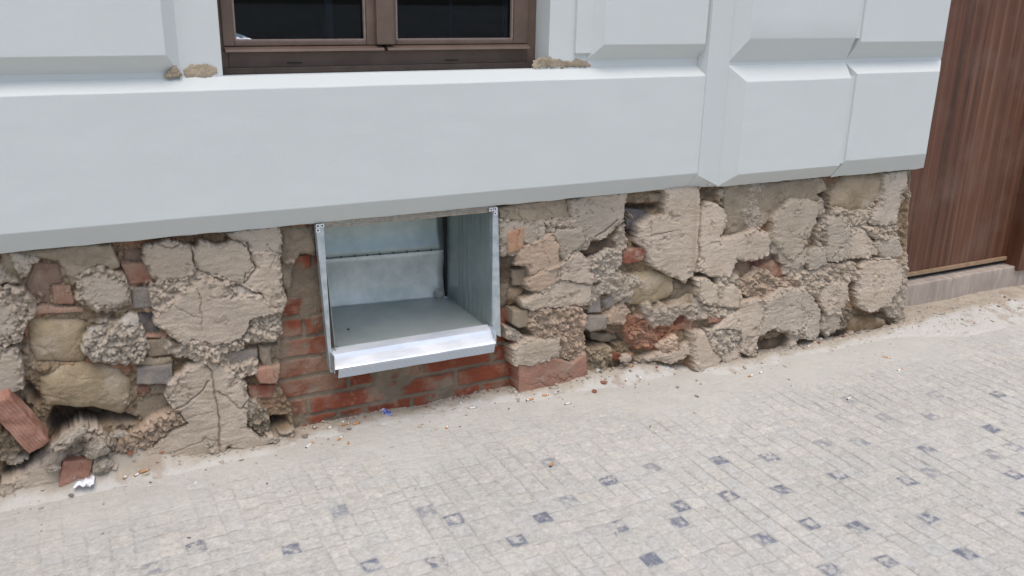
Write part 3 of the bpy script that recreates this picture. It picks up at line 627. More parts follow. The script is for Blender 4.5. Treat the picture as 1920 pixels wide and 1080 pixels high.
for k_i in range(1, len(kinds)):      # crumbs cut off from their piece belong to the mortar bed
    mk = F2 == k_i
    if not mk.any(): continue
    jj = np.where(mk.any(1))[0]; ii_ = np.where(mk.any(0))[0]; sl_ = (slice(jj[0], jj[-1] + 1), slice(ii_[0], ii_[-1] + 1))
    sub = mk[sl_]; keep = main_piece(sub); F2[sl_] = np.where(sub & ~keep, 0, F2[sl_])
fid = F2.reshape(-1)
plinth = None
for k_i, nm_ in enumerate(kinds):
    fs = Q[fid == k_i]
    if len(fs) < 12: continue
    u, inv = np.unique(fs, return_inverse=True)
    o = np_mesh(nm_, V[u], inv.reshape(-1, 4), MAT_RUB, CLf[u], plinth if plinth else bld)
    if k_i == 0: plinth = o
# the reveal of the plinth beside the door
bm = bmesh.new(); box(bm, 3.68, 3.758, 0.02, 0.12, -.02, .80)
bmesh.ops.subdivide_edges(bm, edges=list(bm.edges), cuts=10, use_grid_fill=True)
for v in bm.verts: v.co += Vector((.010, .01, 0)) * mnoise.noise(v.co * 14)
bm_obj('reveal_mortar', bm, MAT_CHUNK, plinth, True)
# broken render left and right below the window
def rough_patch(name, P, y, amp, mat, parent, seed):
    P = np.array(P); a = np.arange(P[:, 0].min(), P[:, 0].max(), .003); b = np.arange(P[:, 1].min(), P[:, 1].max(), .003)
    x, z = np.meshgrid(a, b); sd = poly_sd(x + fbm(x, z, .02, seed) * .006, z + fbm(x, z, .02, seed + 4) * .006, P)
    l = worley(x, z, .012, seed)[0]
    sd = sd - .002 + fbm(x, z, .018, seed + 9) * .012; h = np.sqrt(np.clip(sd / .004, 0, 1)) * amp * (.7 + .5 * fbm(x, z, .03, seed + 1) + .5 * (1 - l))
    V = np.stack([x, y - h, z], -1).reshape(-1, 3); ii = np.arange(x.size).reshape(x.shape)
    q = np.stack([ii[:-1, :-1], ii[:-1, 1:], ii[1:, 1:], ii[1:, :-1]], -1).reshape(-1, 4)
    q = q[(sd.reshape(-1)[q] > -.002).all(1)]
    c = (CP['br'] * 1.15)[None, :] * (1 + .5 * fbm(x, z, .03, seed + 2)).reshape(-1, 1)
    u, inv = np.unique(q, return_inverse=True)
    return np_mesh(name, V[u], inv.reshape(-1, 4), mat, np.clip(c[u], .02, .8), parent)
W = lambda pts, y: [(on_wall(u, v, y)[0], on_wall(u, v, y)[2]) for u, v in pts]
rough_patch('bare_mortar', W([(345, 130), (356, 124), (385, 119), (408, 126), (406, 145), (345, 147)], -.004), .0008, .004, MAT_RUB, bld, 5)
rough_patch('bare_mortar', W([(308, 140), (318, 130), (330, 118), (337, 122), (343, 140), (338, 150), (312, 151)], -.02), .0, .020, MAT_RUB, bld, 15)
rough_patch('bare_mortar', W([(996, 110), (1030, 106), (1060, 113), (1084, 109), (1112, 116), (1108, 128), (1000, 127)], -.004), .0008, .004, MAT_RUB, bld, 25)

# ------------------------------------------------------------------ METAL BOX in the basement opening
mb = tag(empty('metal_box', (1.13, 0, 0.3)), 'open galvanised sheet-metal box set into the basement opening below the window', 'metal box')
def mobj(name, faces, mat, thick=0.0015, parent=mb, bev=0):
    bm = bmesh.new()
    for f in faces: bm.faces.new([bm.verts.new(p) for p in f])
    bmesh.ops.remove_doubles(bm, verts=bm.verts, dist=1e-5)
    bmesh.ops.solidify(bm, geom=list(bm.faces), thickness=thick)
    o = bm_obj(name, bm, mat); o.parent = parent; o.matrix_parent_inverse = Matrix.Translation(-parent.location); return o
def pbox(name, x0, x1, y0, y1, z0, z1, mat, parent=mb, bev=0.0):
    o = box_obj(name, x0, x1, y0, y1, z0, z1, mat, None, bev); o.parent = parent
    o.matrix_parent_inverse = Matrix.Translation(-parent.location); return o
BX0t, BX0b, BX1, ZF, ZT = 0.80, 0.832, 1.460, 0.312, 0.802
yL, yR = 0.53, 0.452
# back wall: upper sheet, lower dull sheet standing 3 mm proud and slightly bowed, holes along the seam
def curved(name, x0, x1, y0, y1, z0, z1, bow, mat, nxx=20, nzz=10, wob=.002):
    fs = []
    def P(i, j):
        a, b = i / nxx, j / nzz; x = x0 + (x1 - x0) * a; z = z0 + (z1 - z0) * b
        return (x, y0 + (y1 - y0) * a + bow * math.sin(math.pi * b) + wob * mnoise.noise(Vector((x * 5, z * 7, 3))), z)
    for i in range(nxx):
        for j in range(nzz): fs.append([P(i, j), P(i + 1, j), P(i + 1, j + 1), P(i, j + 1)])
    o = mobj(name, fs, mat, .0012)
    for p in o.data.polygons: p.use_smooth = True
    return o
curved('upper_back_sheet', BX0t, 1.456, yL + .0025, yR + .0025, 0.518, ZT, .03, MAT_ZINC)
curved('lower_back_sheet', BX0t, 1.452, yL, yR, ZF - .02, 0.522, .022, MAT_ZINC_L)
bm = bmesh.new()
for q in range(11):
    a = .06 + q * .085 + random.uniform(-.008, .008); x = BX0t + (1.452 - BX0t) * a; y = yL + (yR - yL) * a
    box(bm, x - .0025, x + .0025, y - .002, y + .002, .5228, .528)
o = bm_obj('seam_hole_row', bm, MAT_BLACK); o.parent = mb; o.matrix_parent_inverse = Matrix.Translation(-mb.location)
# right side wall with pressed ribs
fs = []; ys = np.linspace(-.004, .452, 47)
def sx(y, z):
    o = 0
    for yy in (.06, .10, .15, .195, .235, .28, .315): o += .0055 * math.exp(-((y - yy) / .0045) ** 2)
    return BX1 + o + .0015 * mnoise.noise(Vector((y * 9, z * 4, 1)))
for i in range(46):
    for j in range(8):
        z0, z1 = ZF - .01 + (ZT - ZF + .01) * j / 8, ZF - .01 + (ZT - ZF + .01) * (j + 1) / 8
        fs.append([(sx(ys[i], z0), ys[i], z0), (sx(ys[i + 1], z0), ys[i + 1], z0), (sx(ys[i + 1], z1), ys[i + 1], z1), (sx(ys[i], z1), ys[i], z1)])
mobj('side_panel', fs, MAT_ZINC, .0015)
mobj('side_panel', [[(BX0t, .0, ZT), (BX0b - .006, .0, ZF - .01), (BX0b - .006, yL, ZF - .01), (BX0t, yL, ZT)]], MAT_ZINC, -.0015)
mobj('ceiling_panel', [[(BX0t, .0, ZT), (BX1, .0, ZT), (BX1, yR, ZT), (BX0t, yL, ZT)]], MAT_ZINC, .0015)
mobj('corner_gap', [[(1.450 + .006 * math.sin(q / 10 * math.pi) * -1, yR - .006, ZF + (ZT - ZF) * q / 10), (1.459, yR - .008, ZF + (ZT - ZF) * q / 10), (1.459, yR - .008, ZF + (ZT - ZF) * (q + 1) / 10), (1.450 - .006 * math.sin((q + 1) / 10 * math.pi), yR - .006, ZF + (ZT - ZF) * (q + 1) / 10)] for q in range(10)], MAT_BLACK, .001)
mobj('floor_panel', [[(BX0b - .006, -.002, ZF - .006), (BX1, -.002, ZF - .006), (BX1, yR, ZF - .006), (BX0b - .006, yL, ZF - .006)]], MAT_ZINC_F, -.002)
fp = [on_ground(u, v, ZF + .002)[:2] for u, v in ((640, 655), (903, 612), (822, 560), (617, 585))]
mobj('floor_tray', [[(fp[0][0], fp[0][1], ZF + .002), (fp[1][0], fp[1][1], ZF + .002), (fp[1][0] + .0, .43, ZF + .002), (.845, .5, ZF + .002), (.845, fp[0][1] + .07, ZF + .002)]], MAT_ZINC_F, .004)
bm = bmesh.new(); bmesh.ops.create_uvsphere(bm, u_segments=14, v_segments=9, radius=.006)
o = bm_obj('drain_hole', bm, MAT_BLACK); o.scale = (1, 1, .25); o.parent = mb; gp = on_ground(653, 617, ZF + .005); o.location = Vector(gp) - mb.location
bm = bmesh.new(); bmesh.ops.create_icosphere(bm, subdivisions=3, radius=.022)
for v in bm.verts: v.co = Vector((v.co.x * 1.0, v.co.y * .6, v.co.z)) * (1 + .35 * mnoise.noise(v.co * 60))
o = bm_obj('mortar_blob', bm, MAT_FOAM, None, True); o.parent = mb; gp = on_wall(824, 545, .43); o.location = Vector((gp[0], gp[1], ZF + .022)) - mb.location
# flanges of the opening
def flange(pts_px, y0, depth, name='side_flange', mat=MAT_FLANGE):
    bm = bmesh.new(); a = [on_wall(u, v, y0) for u, v in pts_px]
    hexa(bm, [tuple(p) for p in a], [(p[0], p[1] + depth, p[2]) for p in a]); bevel(bm, .0012)
    o = bm_obj(name, bm, mat); o.parent = mb; o.matrix_parent_inverse = Matrix.Translation(-mb.location); return o
flange([(619, 697), (624, 700), (607, 422), (592, 424)], -.006, .03)
flange([(923, 624), (939, 632), (934, 389), (924, 390)], -.006, .03)
flange([(596, 429), (930, 397), (930, 381), (596, 413)], .004, .05, 'top_mortar', MAT_CHUNK)
# perforated corner angles
def angle(u, v, sgn):
    s = 8.2; bm = bmesh.new()
    for (a, b) in ((0, 0), (1, 0), (0, 1)):
        c = on_wall(u + sgn * a * s, v + b * s - sgn * a * .9, -.010); h_ = .0068
        for (x0, x1, z0, z1) in ((-h_, h_, h_ - .0035, h_), (-h_, h_, -h_, -h_ + .0035), (-h_, -h_ + .0035, -h_ + .0035, h_ - .0035), (h_ - .0035, h_, -h_ + .0035, h_ - .0035)):
            box(bm, c[0] + x0, c[0] + x1, -.011, -.0085, c[2] + z0, c[2] + z1)
    o = bm_obj('corner_angle', bm, MAT_WHITEP); o.parent = mb; o.matrix_parent_inverse = Matrix.Translation(-mb.location)
    bm = bmesh.new()
    for (a, b) in ((0, 0), (1, 0), (0, 1)):
        c = on_wall(u + sgn * a * s, v + b * s - sgn * a * .9, -.010); box(bm, c[0] - .004, c[0] + .004, -.0083, -.0065, c[2] - .004, c[2] + .004)
    q = bm_obj('hole', bm, MAT_BLACK); q.parent = o; q.matrix_parent_inverse = Matrix.Identity(4)
angle(596, 424, 1); angle(929, 392, -1)
# bright lip with mesh strip below
X0l, X1l = 0.806, 1.452
lp = [(.02, .330), (-.012, .318), (-.020, .303), (-.056, .283), (-.060, .278)]
def strip(name, pr, x0, x1, mat, thick, rise=-.004, nxx=24):
    fs = []
    def P(i, k): a = i / nxx; y, z = pr[k]; return (x0 + (x1 - x0) * a, y + .0012 * mnoise.noise(Vector((a * 6, k, 2))), z + rise * a + .0012 * mnoise.noise(Vector((a * 5, k, 8))))
    for i in range(nxx):
        for k in range(len(pr) - 1): fs.append([P(i, k), P(i + 1, k), P(i + 1, k + 1), P(i, k + 1)])
    return mobj(name, fs, mat, thick)
strip('sill_lip', lp, X0l, X1l, MAT_BRIGHT, .0015)
m, t, n, b = new_mat('perforated_mesh_strip'); MAT_MESH = m
tc = n.new('ShaderNodeTexCoord'); wv = n.new('ShaderNodeTexWave'); wv.inputs['Scale'].default_value = 32; wv.bands_direction = 'DIAGONAL'; t.links.new(tc.outputs['Object'], wv.inputs[0])
r = ramp(t, n, wv.outputs[0], [(0.30, (.50, .54, .575)), (0.70, (.52, .56, .595))]); t.links.new(r.outputs[0], b.inputs['Base Color']); b.inputs['Roughness'].default_value = .6; b.inputs['Metallic'].default_value = .3
strip('mesh_strip', [(-.061, .277), (-.050, .240)], X0l + .012, X1l - .004, MAT_MESH, .002)
pbox('lip_end_plate', 1.4525, 1.4545, -.058, .004, .262, .330, MAT_FLANGE)
pbox('lip_end_plate', .8035, .8055, -.058, .004, .262, .330, MAT_FLANGE)

# ------------------------------------------------------------------ PAVEMENT
def axis(lo, hi, st, far_lo, far_hi, g=1.12):
    a = list(np.arange(lo, hi + st / 2, st)); s = st; p = a[-1]; up = []
    while p < far_hi: s *= g; p += s; up.append(p)
    s = st; p = a[0]; dn = []
    while p > far_lo: s *= g; p -= s; dn.append(p)
    return np.array(dn[::-1] + a + up)
ax = axis(-0.45, 4.75, .004, -70, 70); ay = axis(-1.72, 0.16, .004, -70, 0.30)
X, Y = np.meshgrid(ax, ay)
PER = .0635
wx = X + fbm(X, Y, .45, 700, 2) * .012 + fbm(X, Y, .045, 702, 3) * .0045
wy = Y + fbm(X, Y, .45, 701, 2) * .012 + fbm(X, Y, .045, 703, 3) * .0045
ci = np.floor(wx / PER); yo = wy + (hsh(ci, ci * 0, 3) - .5) * .022
ri = np.floor(yo / PER); fx = wx / PER - ci; fy = yo / PER - ri
j1 = (hsh(ci, ri, 4) - .5) * .07
ed = np.minimum(np.minimum(fx, 1 - fx), np.minimum(fy, 1 - fy) ) * PER
dust = 1 - sstep(.02, .60, -Y + fbm(X, Y, .35, 710, 4) * .26 - np.clip(X - 2.2, -2, 1.5) * .05)
dust = np.clip(dust + .30 * fbm(X, Y, .12, 711, 4) * (dust > .02), 0, 1)
jw = .0021 + .0018 * hsh(ci, ri, 6)
jfade = sstep(-.05, .40, fbm(X, Y, .16, 720, 3) + .1)
perp = np.minimum(fx, 1 - fx) < np.minimum(fy, 1 - fy); rt = sstep(.7, 2.0, X)
jw_ = np.where(perp, .45 + .55 * rt, .80 - .25 * rt) * np.where(perp, 1 - .93 * dust, 1 - .75 * dust)
jfade = np.where(perp, jfade, sstep(.02, .30, fbm(X * .35, Y, .05, 721, 3)))
joint = np.exp(-(ed / jw) ** 2) * jw_ * (.38 + .62 * jfade)
jcol = joint
tone = hsh(ci, ri, 11); tz = (tone - .5)
Z = (-.0042 * joint + (1 - dust * .85) * (.0022 * tz + (fx - .5) * (hsh(ci, ri, 12) - .5) * .006 + (fy - .5) * (hsh(ci, ri, 13) - .5) * .006 - .0025 * ((fx - .5) ** 2 + (fy - .5) ** 2))
     + (fbm(X, Y, .03, 730, 4, .6) * .0014 + np.abs(fbm(X, Y * 1.6, .02, 733, 3, .7)) * .0034) * (1 - .6 * dust) + fbm(X, Y, .5, 731, 2) * .003 + dust * fbm(X, Y, .08, 732, 3) * .002 + dust * .001)
KG = 1.05
cs = lin(184, 180, 172, KG); cdn = lin(193, 189, 179, KG); cw = lin(190, 189, 188, KG)
A = cs * (1 + .07 * tz[..., None]) + (lin(200, 190, 178, KG) - cs) * (sstep(.55, .95, hsh(ci, ri, 14)) * .3)[..., None] + (lin(178, 183, 188, KG) - cs) * (sstep(.6, .95, hsh(ci, ri, 16)) * .12)[..., None]
A = A * (1 + .07 * fbm(X, Y, .6, 740, 3) + .20 * fbm(X, Y, .016, 741, 3, .8) + .16 * fbm(X, Y, .0065, 742, 2, .8))[..., None]
A = A * (1 - .36 * jcol)[..., None]
DK = [(1362,865),(1443,866),(1256,945),(1262,987),(1367,932),(1476,916),(1514,973),(1431,1016),(1232,1050),(1575,900),(1709,903),(1765,890),(1607,976),(1751,978),(1660,1048),(1815,1042),(1905,960),(1910,885),(1905,840),(1853,852),(1848,797),(1889,741),(1745,840),(1748,785),(1675,788),(1768,745),(1604,824),(1553,837),(1585,742),(1133,905),(1087,943),(1017,959),(971,1019),(795,949),(855,975),(1169,982),(1043,868),(714,1058),(813,1063),(293,1050),(380,1032),(566,1035),(635,962),(450,1076),(1540,1063),(1225,868)]
FAINT = {(1043,868),(1225,868),(1585,742),(1675,788),(1087,943),(1748,785),(1853,852),(1765,890),(635,962),(1553,837),(1768,745),(1604,824),(795,949),(450,1076),(293,1050),(1905,840)}
def cellof(px, py):
    j = int(np.argmin(np.abs(ay - py))); i = int(np.argmin(np.abs(ax - px))); return ci[j, i], ri[j, i]
dk = np.zeros(X.shape)
for p in DK:
    g = on_ground(*p); c_, r_ = cellof(g[0], g[1]); m_ = (ci == c_) & (ri == r_); dk[m_] = .62 if p in FAINT else 1.0
near = (X > -.5) & (X < 4.7) & (Y > -1.75)
dk = np.where(~near & (hsh(ci, ri, 77) > .955) & (Y < -.5), 1.0, dk)
pat = sstep(-.28, .40, fbm(X, Y, .022, 750, 4, .7) + .10 + .45 * (.5 - np.minimum(np.minimum(fx, 1 - fx), np.minimum(fy, 1 - fy)) * 2))
dka = (dk * pat * sstep(.02, .10, np.minimum(np.minimum(fx, 1 - fx), np.minimum(fy, 1 - fy))))[..., None]
A = A + (lin(108, 112, 124, KG) * (1 + .25 * fbm(X, Y, .01, 755, 3))[..., None] - A) * dka * .92
dcol = cdn * (1 + .07 * fbm(X, Y, .1, 760, 4))[..., None]
dcol = dcol + (lin(184, 175, 162, KG) - dcol) * (sstep(-.2, .5, fbm(X, Y, .3, 761, 3)) * (1 - sstep(.02, .3, -Y)) * .6)[..., None]
A = A * (1 - dust[..., None] * .85) + dcol * dust[..., None] * .85
A = A * (1 - .35 * (sstep(.62, .72, fbm(X, Y, .012, 770, 2)) * sstep(.1, .5, fbm(X, Y, .25, 771, 2)))[..., None])
far = np.maximum(np.abs(X - 2) - 6, 0) + np.maximum(-Y - 5, 0); Z = Z * np.exp(-far)
ii = np.arange(X.size).reshape(X.shape)
q = np.stack([ii[:-1, :-1], ii[:-1, 1:], ii[1:, 1:], ii[1:, :-1]], -1).reshape(-1, 4)
tag(np_mesh('pavement', np.stack([X, Y, Z], -1).reshape(-1, 3), q, MAT_PAVE, np.clip(A, .03, .8).reshape(-1, 3)), kind='structure')

# ------------------------------------------------------------------ DUST along the foot of the wall
dx = np.arange(-1.3, 5.1, .004); dy = np.arange(-.42, .215, .004); X, Y = np.meshgrid(dx, dy)
front = -.012 - .10 * sstep(2.42, 2.50, X) + .05 * sstep(.55, .7, X) * (1 - sstep(1.5, 1.65, X)) + .02 * sstep(3.4, 3.9, X)
s = -(Y - front)                                   # distance out from the wall foot
wd = .075 + .03 * fbm(X, X * 0, .5, 800, 3) + .03 * sstep(2.45, 2.6, X) * (1 - sstep(2.8, 3.1, X)) + .16 * sstep(3.55, 3.95, X) + .03 * sstep(.6, .9, X) * (1 - sstep(1.5, 1.7, X))
hgt = .016 + .008 * fbm(X, X * 0, .3, 801, 3) + .030 * sstep(3.5, 4.0, X)
T = hgt * np.clip(1 - s / wd, -.6, 1.0)
T = np.where(s < 0, hgt, T)
mound = lambda x0, y0, rx, ry, a: a * np.exp(-((X - x0) / rx) ** 2 - ((Y - y0) / ry) ** 2)
T = T + mound(.02, .02, .10, .06, .05) + mound(.16, .03, .10, .06, .06) + mound(-.18, .03, .12, .05, .03) + mound(2.15, -.02, .14, .05, .025) + mound(1.9, .02, .1, .05, .03)
w1 = worley(X, Y, .018, 810)[0]; w2 = worley(X, Y, .008, 811)[0]
T = T + (fbm(X, Y, .06, 812, 4) * .008 + (1 - w1) * .006 * sstep(-.2, .5, fbm(X, Y, .1, 813, 2)) + (1 - w2) * .002) * np.clip(T / .012 + .4, 0, 1) - .0045
A = lin(172, 161, 145, .98) * (1 + .12 * fbm(X, Y, .05, 820, 4))[..., None]
A = A + (lin(190, 186, 178, .93) - A) * sstep(.005, .06, s + fbm(X, Y, .05, 822, 3) * .03)[..., None] * .9
A = A + (lin(150, 128, 108, .95) - A) * (sstep(.15, .6, fbm(X, Y, .06, 821, 3)) * .5)[..., None]
ii = np.arange(X.size).reshape(X.shape); q = np.stack([ii[:-1, :-1], ii[:-1, 1:], ii[1:, 1:], ii[1:, :-1]], -1).reshape(-1, 4)
q = q[(T.reshape(-1)[q] > -.012).any(1)]; u, inv = np.unique(q, return_inverse=True)
DUSTT = T
tag(np_mesh('dust', np.stack([X, Y, T], -1).reshape(-1, 3)[u], inv.reshape(-1, 4), MAT_DUST, np.clip(A.reshape(-1, 3)[u], .03, .8)), 'pale brown mortar dust lying along the foot of the wall', 'dust', kind='stuff')
def gz(x, y):
    i = int(np.clip(round((x + 1.3) / .004), 0, len(dx) - 1)); j = int(np.clip(round((y + .42) / .004), 0, len(dy) - 1))
    return max(0.0005, float(T[j, i])) if -.42 <= y <= .21 else .0005
# gravel
bm0 = bmesh.new(); bmesh.ops.create_icosphere(bm0, subdivisions=1, radius=1); bv = np.array([v.co[:] for v in bm0.verts]); bf = np.array([[v.index for v in f.verts] for f in bm0.faces]); bm0.free()
VV, FF, CC = [], [], []; cnt = 0
for q in range(1700):
    x = random.uniform(-.35, 4.6); fr = -.012 - .10 * float(sstep(2.42, 2.50, np.array(x))) + (.05 if .62 < x < 1.55 else 0)
    out = random.expovariate(1 / (.022 if q % 5 else .09)); y = fr - out + .03
    if x > 3.83: y = -random.random() * .28 + .02
    if y < -1.0: continue
    r_ = random.uniform(.0014, .0042) * (1.0 if random.random() < .88 else 2.1) * (1.3 if x < .5 or 1.7 < x < 2.5 else 1)
    P = bv * (1 + .35 * rng.standard_normal((len(bv), 1))) * r_ * np.array([random.uniform(.8, 1.6), random.uniform(.8, 1.4), random.uniform(.5, .9)])
    a = random.random() * 6.28; c_, s_ = math.cos(a), math.sin(a)
    P = P @ np.array([[c_, s_, 0], [-s_, c_, 0], [0, 0, 1]]) + np.array([x, y, gz(x, y) + r_ * .3])
    VV.append(P); FF.append(bf + cnt); cnt += len(bv)
    cc = random.choice([lin(178, 165, 148, .95)] * 12 + [lin(140, 96, 76, .9)] + [lin(208, 205, 200, .95)] + [lin(128, 120, 110, .9)] * 2)
    CC.append(np.tile(cc * random.uniform(.85, 1.1), (len(bv), 1)))
tag(np_mesh('gravel', np.vstack(VV), np.vstack(FF), MAT_DUST, np.vstack(CC), smooth=False), 'small crumbs of mortar and brick scattered along the wall foot', 'rubble crumbs', kind='stuff')

# ------------------------------------------------------------------ loose bricks, chunks, litter
def prism(name, px, y, depth, mat, label, cat, group=None, edge=None, lean=0.0):
    a = [on_wall(u, v, y) for u, v in px]; c = sum(a) / 4
    bm = bmesh.new()
    fr = [Vector(p) for p in a]; bk = [Vector((p[0], p[1] + depth, p[2] + lean)) for p in a]
    hexa(bm, fr, bk); bevel(bm, .004, 2)
    bmesh.ops.subdivide_edges(bm, edges=[e for e in bm.edges if e.calc_length() > .02], cuts=26, use_grid_fill=True)
    gd = (fr[1] - fr[0]).normalized()
    for v in bm.verts: v.co.y -= .0011 * math.sin(v.co.dot(gd) * 620 + 1.5 * mnoise.noise(v.co * 20)) + .0012 * mnoise.noise(v.co * 110)
    for v in bm.verts: v.co += Vector((mnoise.noise(v.co * 30), mnoise.noise(v.co * 30 + Vector((5, 5, 5))), mnoise.noise(v.co * 30 + Vector((9, 1, 4))))) * .0035
    for v in bm.verts: v.co -= Vector(c)
    o = bm_obj(name, bm, mat, None, True); o.location = c
    return tag(o, label, cat, group)
prism('loose_brick', [(55, 853), (93, 829), (17, 744), (-28, 762)], -.045, .06, MAT_BRICKL, 'long striated red brick leaning at a slant at the left edge', 'brick', 'loose bricks', lean=.02)
prism('loose_brick', [(109, 914), (170, 896), (174, 860), (119, 866)], -.035, .05, MAT_BRICKL, 'short broken brick standing behind the white paper scrap', 'brick', 'loose bricks')
def chunk(px, y, r, sc, label, mat=MAT_CHUNK, seed=0, name='mortar_chunk'):
    p = on_wall(px[0], px[1], y); bm = bmesh.new(); bmesh.ops.create_icosphere(bm, subdivisions=5, radius=r)
    for v in bm.verts:
        d_ = v.co.normalized(); k = 1 + .38 * mnoise.noise(d_ * 1.6 + Vector((seed, 0, 0))) + .16 * mnoise.noise(d_ * 5 + Vector((0, seed, 0))) + .07 * mnoise.noise(d_ * 12) + .05 * mnoise.noise(d_ * 26)
        v.co = Vector((v.co.x * sc[0], v.co.y * sc[1], v.co.z * sc[2])) * k
    o = bm_obj(name, bm, mat, None, True); o.location = p; o.rotation_euler = (0, sc[3] if len(sc) > 3 else 0, 0)
    return tag(o, label, 'mortar chunk', 'fallen mortar chunks')
chunk((128, 822), -.05, .035, (1.7, 1, .55, -.5), 'flat mortar slab piece beside the leaning brick', seed=1)
chunk((223, 814), -.03, .018, (1.4, 1, .7, .1), 'small flat pale mortar chip on the heap left of the ridged plaster', seed=2)
chunk((178, 840), -.03, .036, (1.1, .8, .9), 'reddish brown lump on the heap above the short brick', seed=3)
chunk((190, 872), -.03, .030, (1.0, .8, 1.0), 'brown lump right of the short broken brick', seed=8)
chunk((1172, 672), -.02, .024, (1.1, .9, .8), 'reddish lump right of the dark hole', MAT_CLAYEDGE, 4)
chunk((1350, 700), -.15, .020, (1.7, 1, .6), 'pale lump at the foot of the pier corner', seed=5)
chunk((1523, 668), -.13, .020, (1.5, .9, .6), 'grey lump below the brown hollow in the pier plinth', seed=6)
chunk((100, 878), -.03, .016, (1.3, 1, .7), 'small crumb left of the short broken brick', seed=7)

def sheet(name, px, label, cat, mat, lift=.01, crump=.012, seed=0):
    g = [on_ground(u, v, .012) for u, v in px]; c = sum(g) / len(g); bm = bmesh.new()
    bm.faces.new([bm.verts.new(Vector(p) - Vector(c)) for p in g]); bmesh.ops.triangulate(bm, faces=list(bm.faces))
    bmesh.ops.subdivide_edges(bm, edges=list(bm.edges), cuts=4, use_grid_fill=True)
    for v in bm.verts: v.co.z += lift + crump * abs(mnoise.noise(v.co * 45 + Vector((seed, 0, 0)))) * 1.6
    bmesh.ops.solidify(bm, geom=list(bm.faces), thickness=.0008)
    o = bm_obj(name, bm, mat); c[2] = max(.006, gz(c[0], c[1])); o.location = c
    return tag(o, label, cat)
sheet('paper_scrap', [(138, 923), (140, 917), (157, 913), (141, 897), (160, 894), (181, 903), (176, 918), (160, 922)], 'torn crumpled white paper scrap in front of the short brick', 'paper scrap', MAT_PAPER, 0, .016)
# blue wrapper
bm = bmesh.new(); box(bm, -.019, .019, -.010, .010, 0, .013); bevel(bm, .002)
bmesh.ops.subdivide_edges(bm, edges=[e for e in bm.edges if e.calc_length() > .006], cuts=4, use_grid_fill=True)
for v in bm.verts: v.co += Vector((mnoise.noise(v.co * 90), mnoise.noise(v.co * 90 + Vector((3, 3, 3))), mnoise.noise(v.co * 80 + Vector((7, 1, 3))))) * .004
o = bm_obj('crumpled_wrapper', bm, MAT_BLUE); g = on_ground(725, 777, .012); o.location = (g[0], g[1], gz(g[0], g[1])); o.rotation_euler = (0, .15, -1.0)
tag(o, 'small crushed blue and white wrapper on the dust below the metal box', 'wrapper')
def cyl(bm, x0, x1, r, seg=12, bend=0.0):
    n = 5; rings = []
    for i in range(n + 1):
        x = x0 + (x1 - x0) * i / n; rings.append([bm.verts.new((x, r * math.cos(a * 2 * math.pi / seg) + bend * (x ** 2) * 20, r * .85 * math.sin(a * 2 * math.pi / seg))) for a in range(seg)])
    for i in range(n):
        for a in range(seg): bm.faces.new([rings[i][a], rings[i][(a + 1) % seg], rings[i + 1][(a + 1) % seg], rings[i + 1][a]])
    bm.faces.new(rings[0][::-1]); bm.faces.new(rings[-1])
def butt(px, ang, filt, paper, label, group='cigarette butts'):
    g = on_ground(px[0], px[1], .012); z = gz(g[0], g[1])
    e = empty('cigarette_butt', (g[0], g[1], z + .0032)); e.rotation_euler = (0, 0, ang); tot = filt + paper
    if filt: bm = bmesh.new(); cyl(bm, -tot / 2, -tot / 2 + filt, .0041, bend=random.uniform(-.4, .4)); bm_obj('filter', bm, MAT_FILTER, e, True)
    if paper:
        bm = bmesh.new(); cyl(bm, -tot / 2 + filt + .0002, tot / 2, .0039); bm_obj('paper', bm, MAT_CIG, e, True)
    bm = bmesh.new(); cyl(bm, tot / 2 + .0001, tot / 2 + .0030, .0034); bm_obj('burnt_tip', bm, MAT_ASH, e, True)
    return tag(e, label, 'cigarette butt', group)
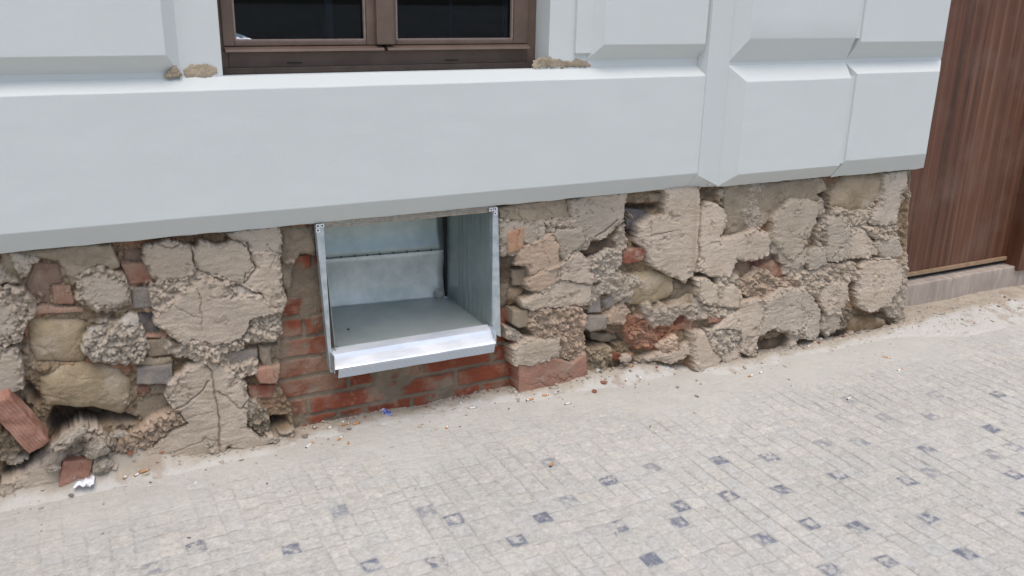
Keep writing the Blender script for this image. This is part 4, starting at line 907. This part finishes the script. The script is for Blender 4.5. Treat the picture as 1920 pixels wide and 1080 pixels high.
for a_ in [((580, 830), .75 + 3.14, .012, .030, 'long white cigarette butt lowest on the dust left of the metal box foot'),
           ((637, 818), .7, .016, .014, 'orange and white butt just above the round orange stub'),
           ((653, 827), 1.2, .010, 0, 'tiny round orange filter stub below the brickwork'),
           ((648, 795), .1, .024, .004, 'orange butt end to end with another, farther left of the pair'),
           ((668, 794), .15, .024, 0, 'orange butt end to end with another, nearer the blue wrapper'),
           ((590, 803), 1.1, 0, .010, 'short white stub on the crumbs left of the orange pair'),
           ((618, 804), .2, .003, .014, 'pale stub between the white stub and the orange pair'),
           ((864, 756), 1.4, 0, .014, 'upright white paper stub in the dust under the brickwork'),
           ((885, 761), -.05, .004, .026, 'thin white butt lying level right of the upright stub'),
           ((838, 797), .9, .003, .016, 'lone white stub on the pavement below the brickwork'),
           ((994, 746), 0.0 + 3.14, .022, .008, 'orange and white butt at the foot of the big pink brick'),
           ((1022, 738), -.2, .022, .003, 'orange butt touching the big pink brick'),
           ((1064, 753), .1, .003, .022, 'white butt in front of the right end of the pink brick'),
           ((1034, 867), .8 + 3.14, .024, 0, 'orange filter alone far out on the setts'),
           ((1180, 698), -.4, .024, .0, 'orange butt among white crumbs below the dark hole'),
           ((1201, 707), 1.0, 0, .018, 'white stub right of the orange one below the dark hole'),
           ((1175, 711), .5, .003, .022, 'white stub in front of the orange one below the dark hole'),
           ((1408, 701), .15, .014, .018, 'yellowish and white butt at the foot of the pier'),
           ((1427, 695), .3, .002, .020, 'white stub right of the yellowish butt at the pier foot'),
           ((1662, 667), -1.0, .026, .004, 'orange butt on the pavement near the door end of the plinth'),
           ((1688, 690), .1 + 3.14, .014, .020, 'white and orange butt with a black tip on the right pavement'),
           ((1593, 743), .3 + 3.14, .003, .028, 'white butt with a dark tip out on the setts below the pier'),
           ((236, 897), .9, .002, .020, 'white stub between the paper scrap and the ridged plaster'),
           ((271, 888), .3, .024, .002, 'orange butt at the foot of the ridged plaster slab'),
           ((256, 893), .5, .002, .014, 'white stub left of the orange one under the ridged plaster')]:
    butt(*a_)
def twig(px, L, ang, label):
    g = on_ground(px[0], px[1], .004); bm = bmesh.new(); cyl(bm, -L / 2, L / 2, .0016, 6, bend=.8); o = bm_obj('twig', bm, MAT_TWIG, None, True)
    o.location = (g[0], g[1], gz(g[0], g[1]) + .002); o.rotation_euler = (0, 0, ang); tag(o, label, 'twig', 'dry twigs on the ground')
twig((690, 779), .035, .4, 'brown twig left of the blue wrapper'); twig((1762, 603), .07, -.35, 'long dark twig on the dust in front of the threshold')
twig((1219, 799), .014, .5, 'tiny dark twig on the setts in front of the hole'); twig((1748, 566), .012, -1.2, 'tiny twig close to the threshold')
twig((905, 733), .03, .1, 'short twig in the dust under the right end of the brickwork')
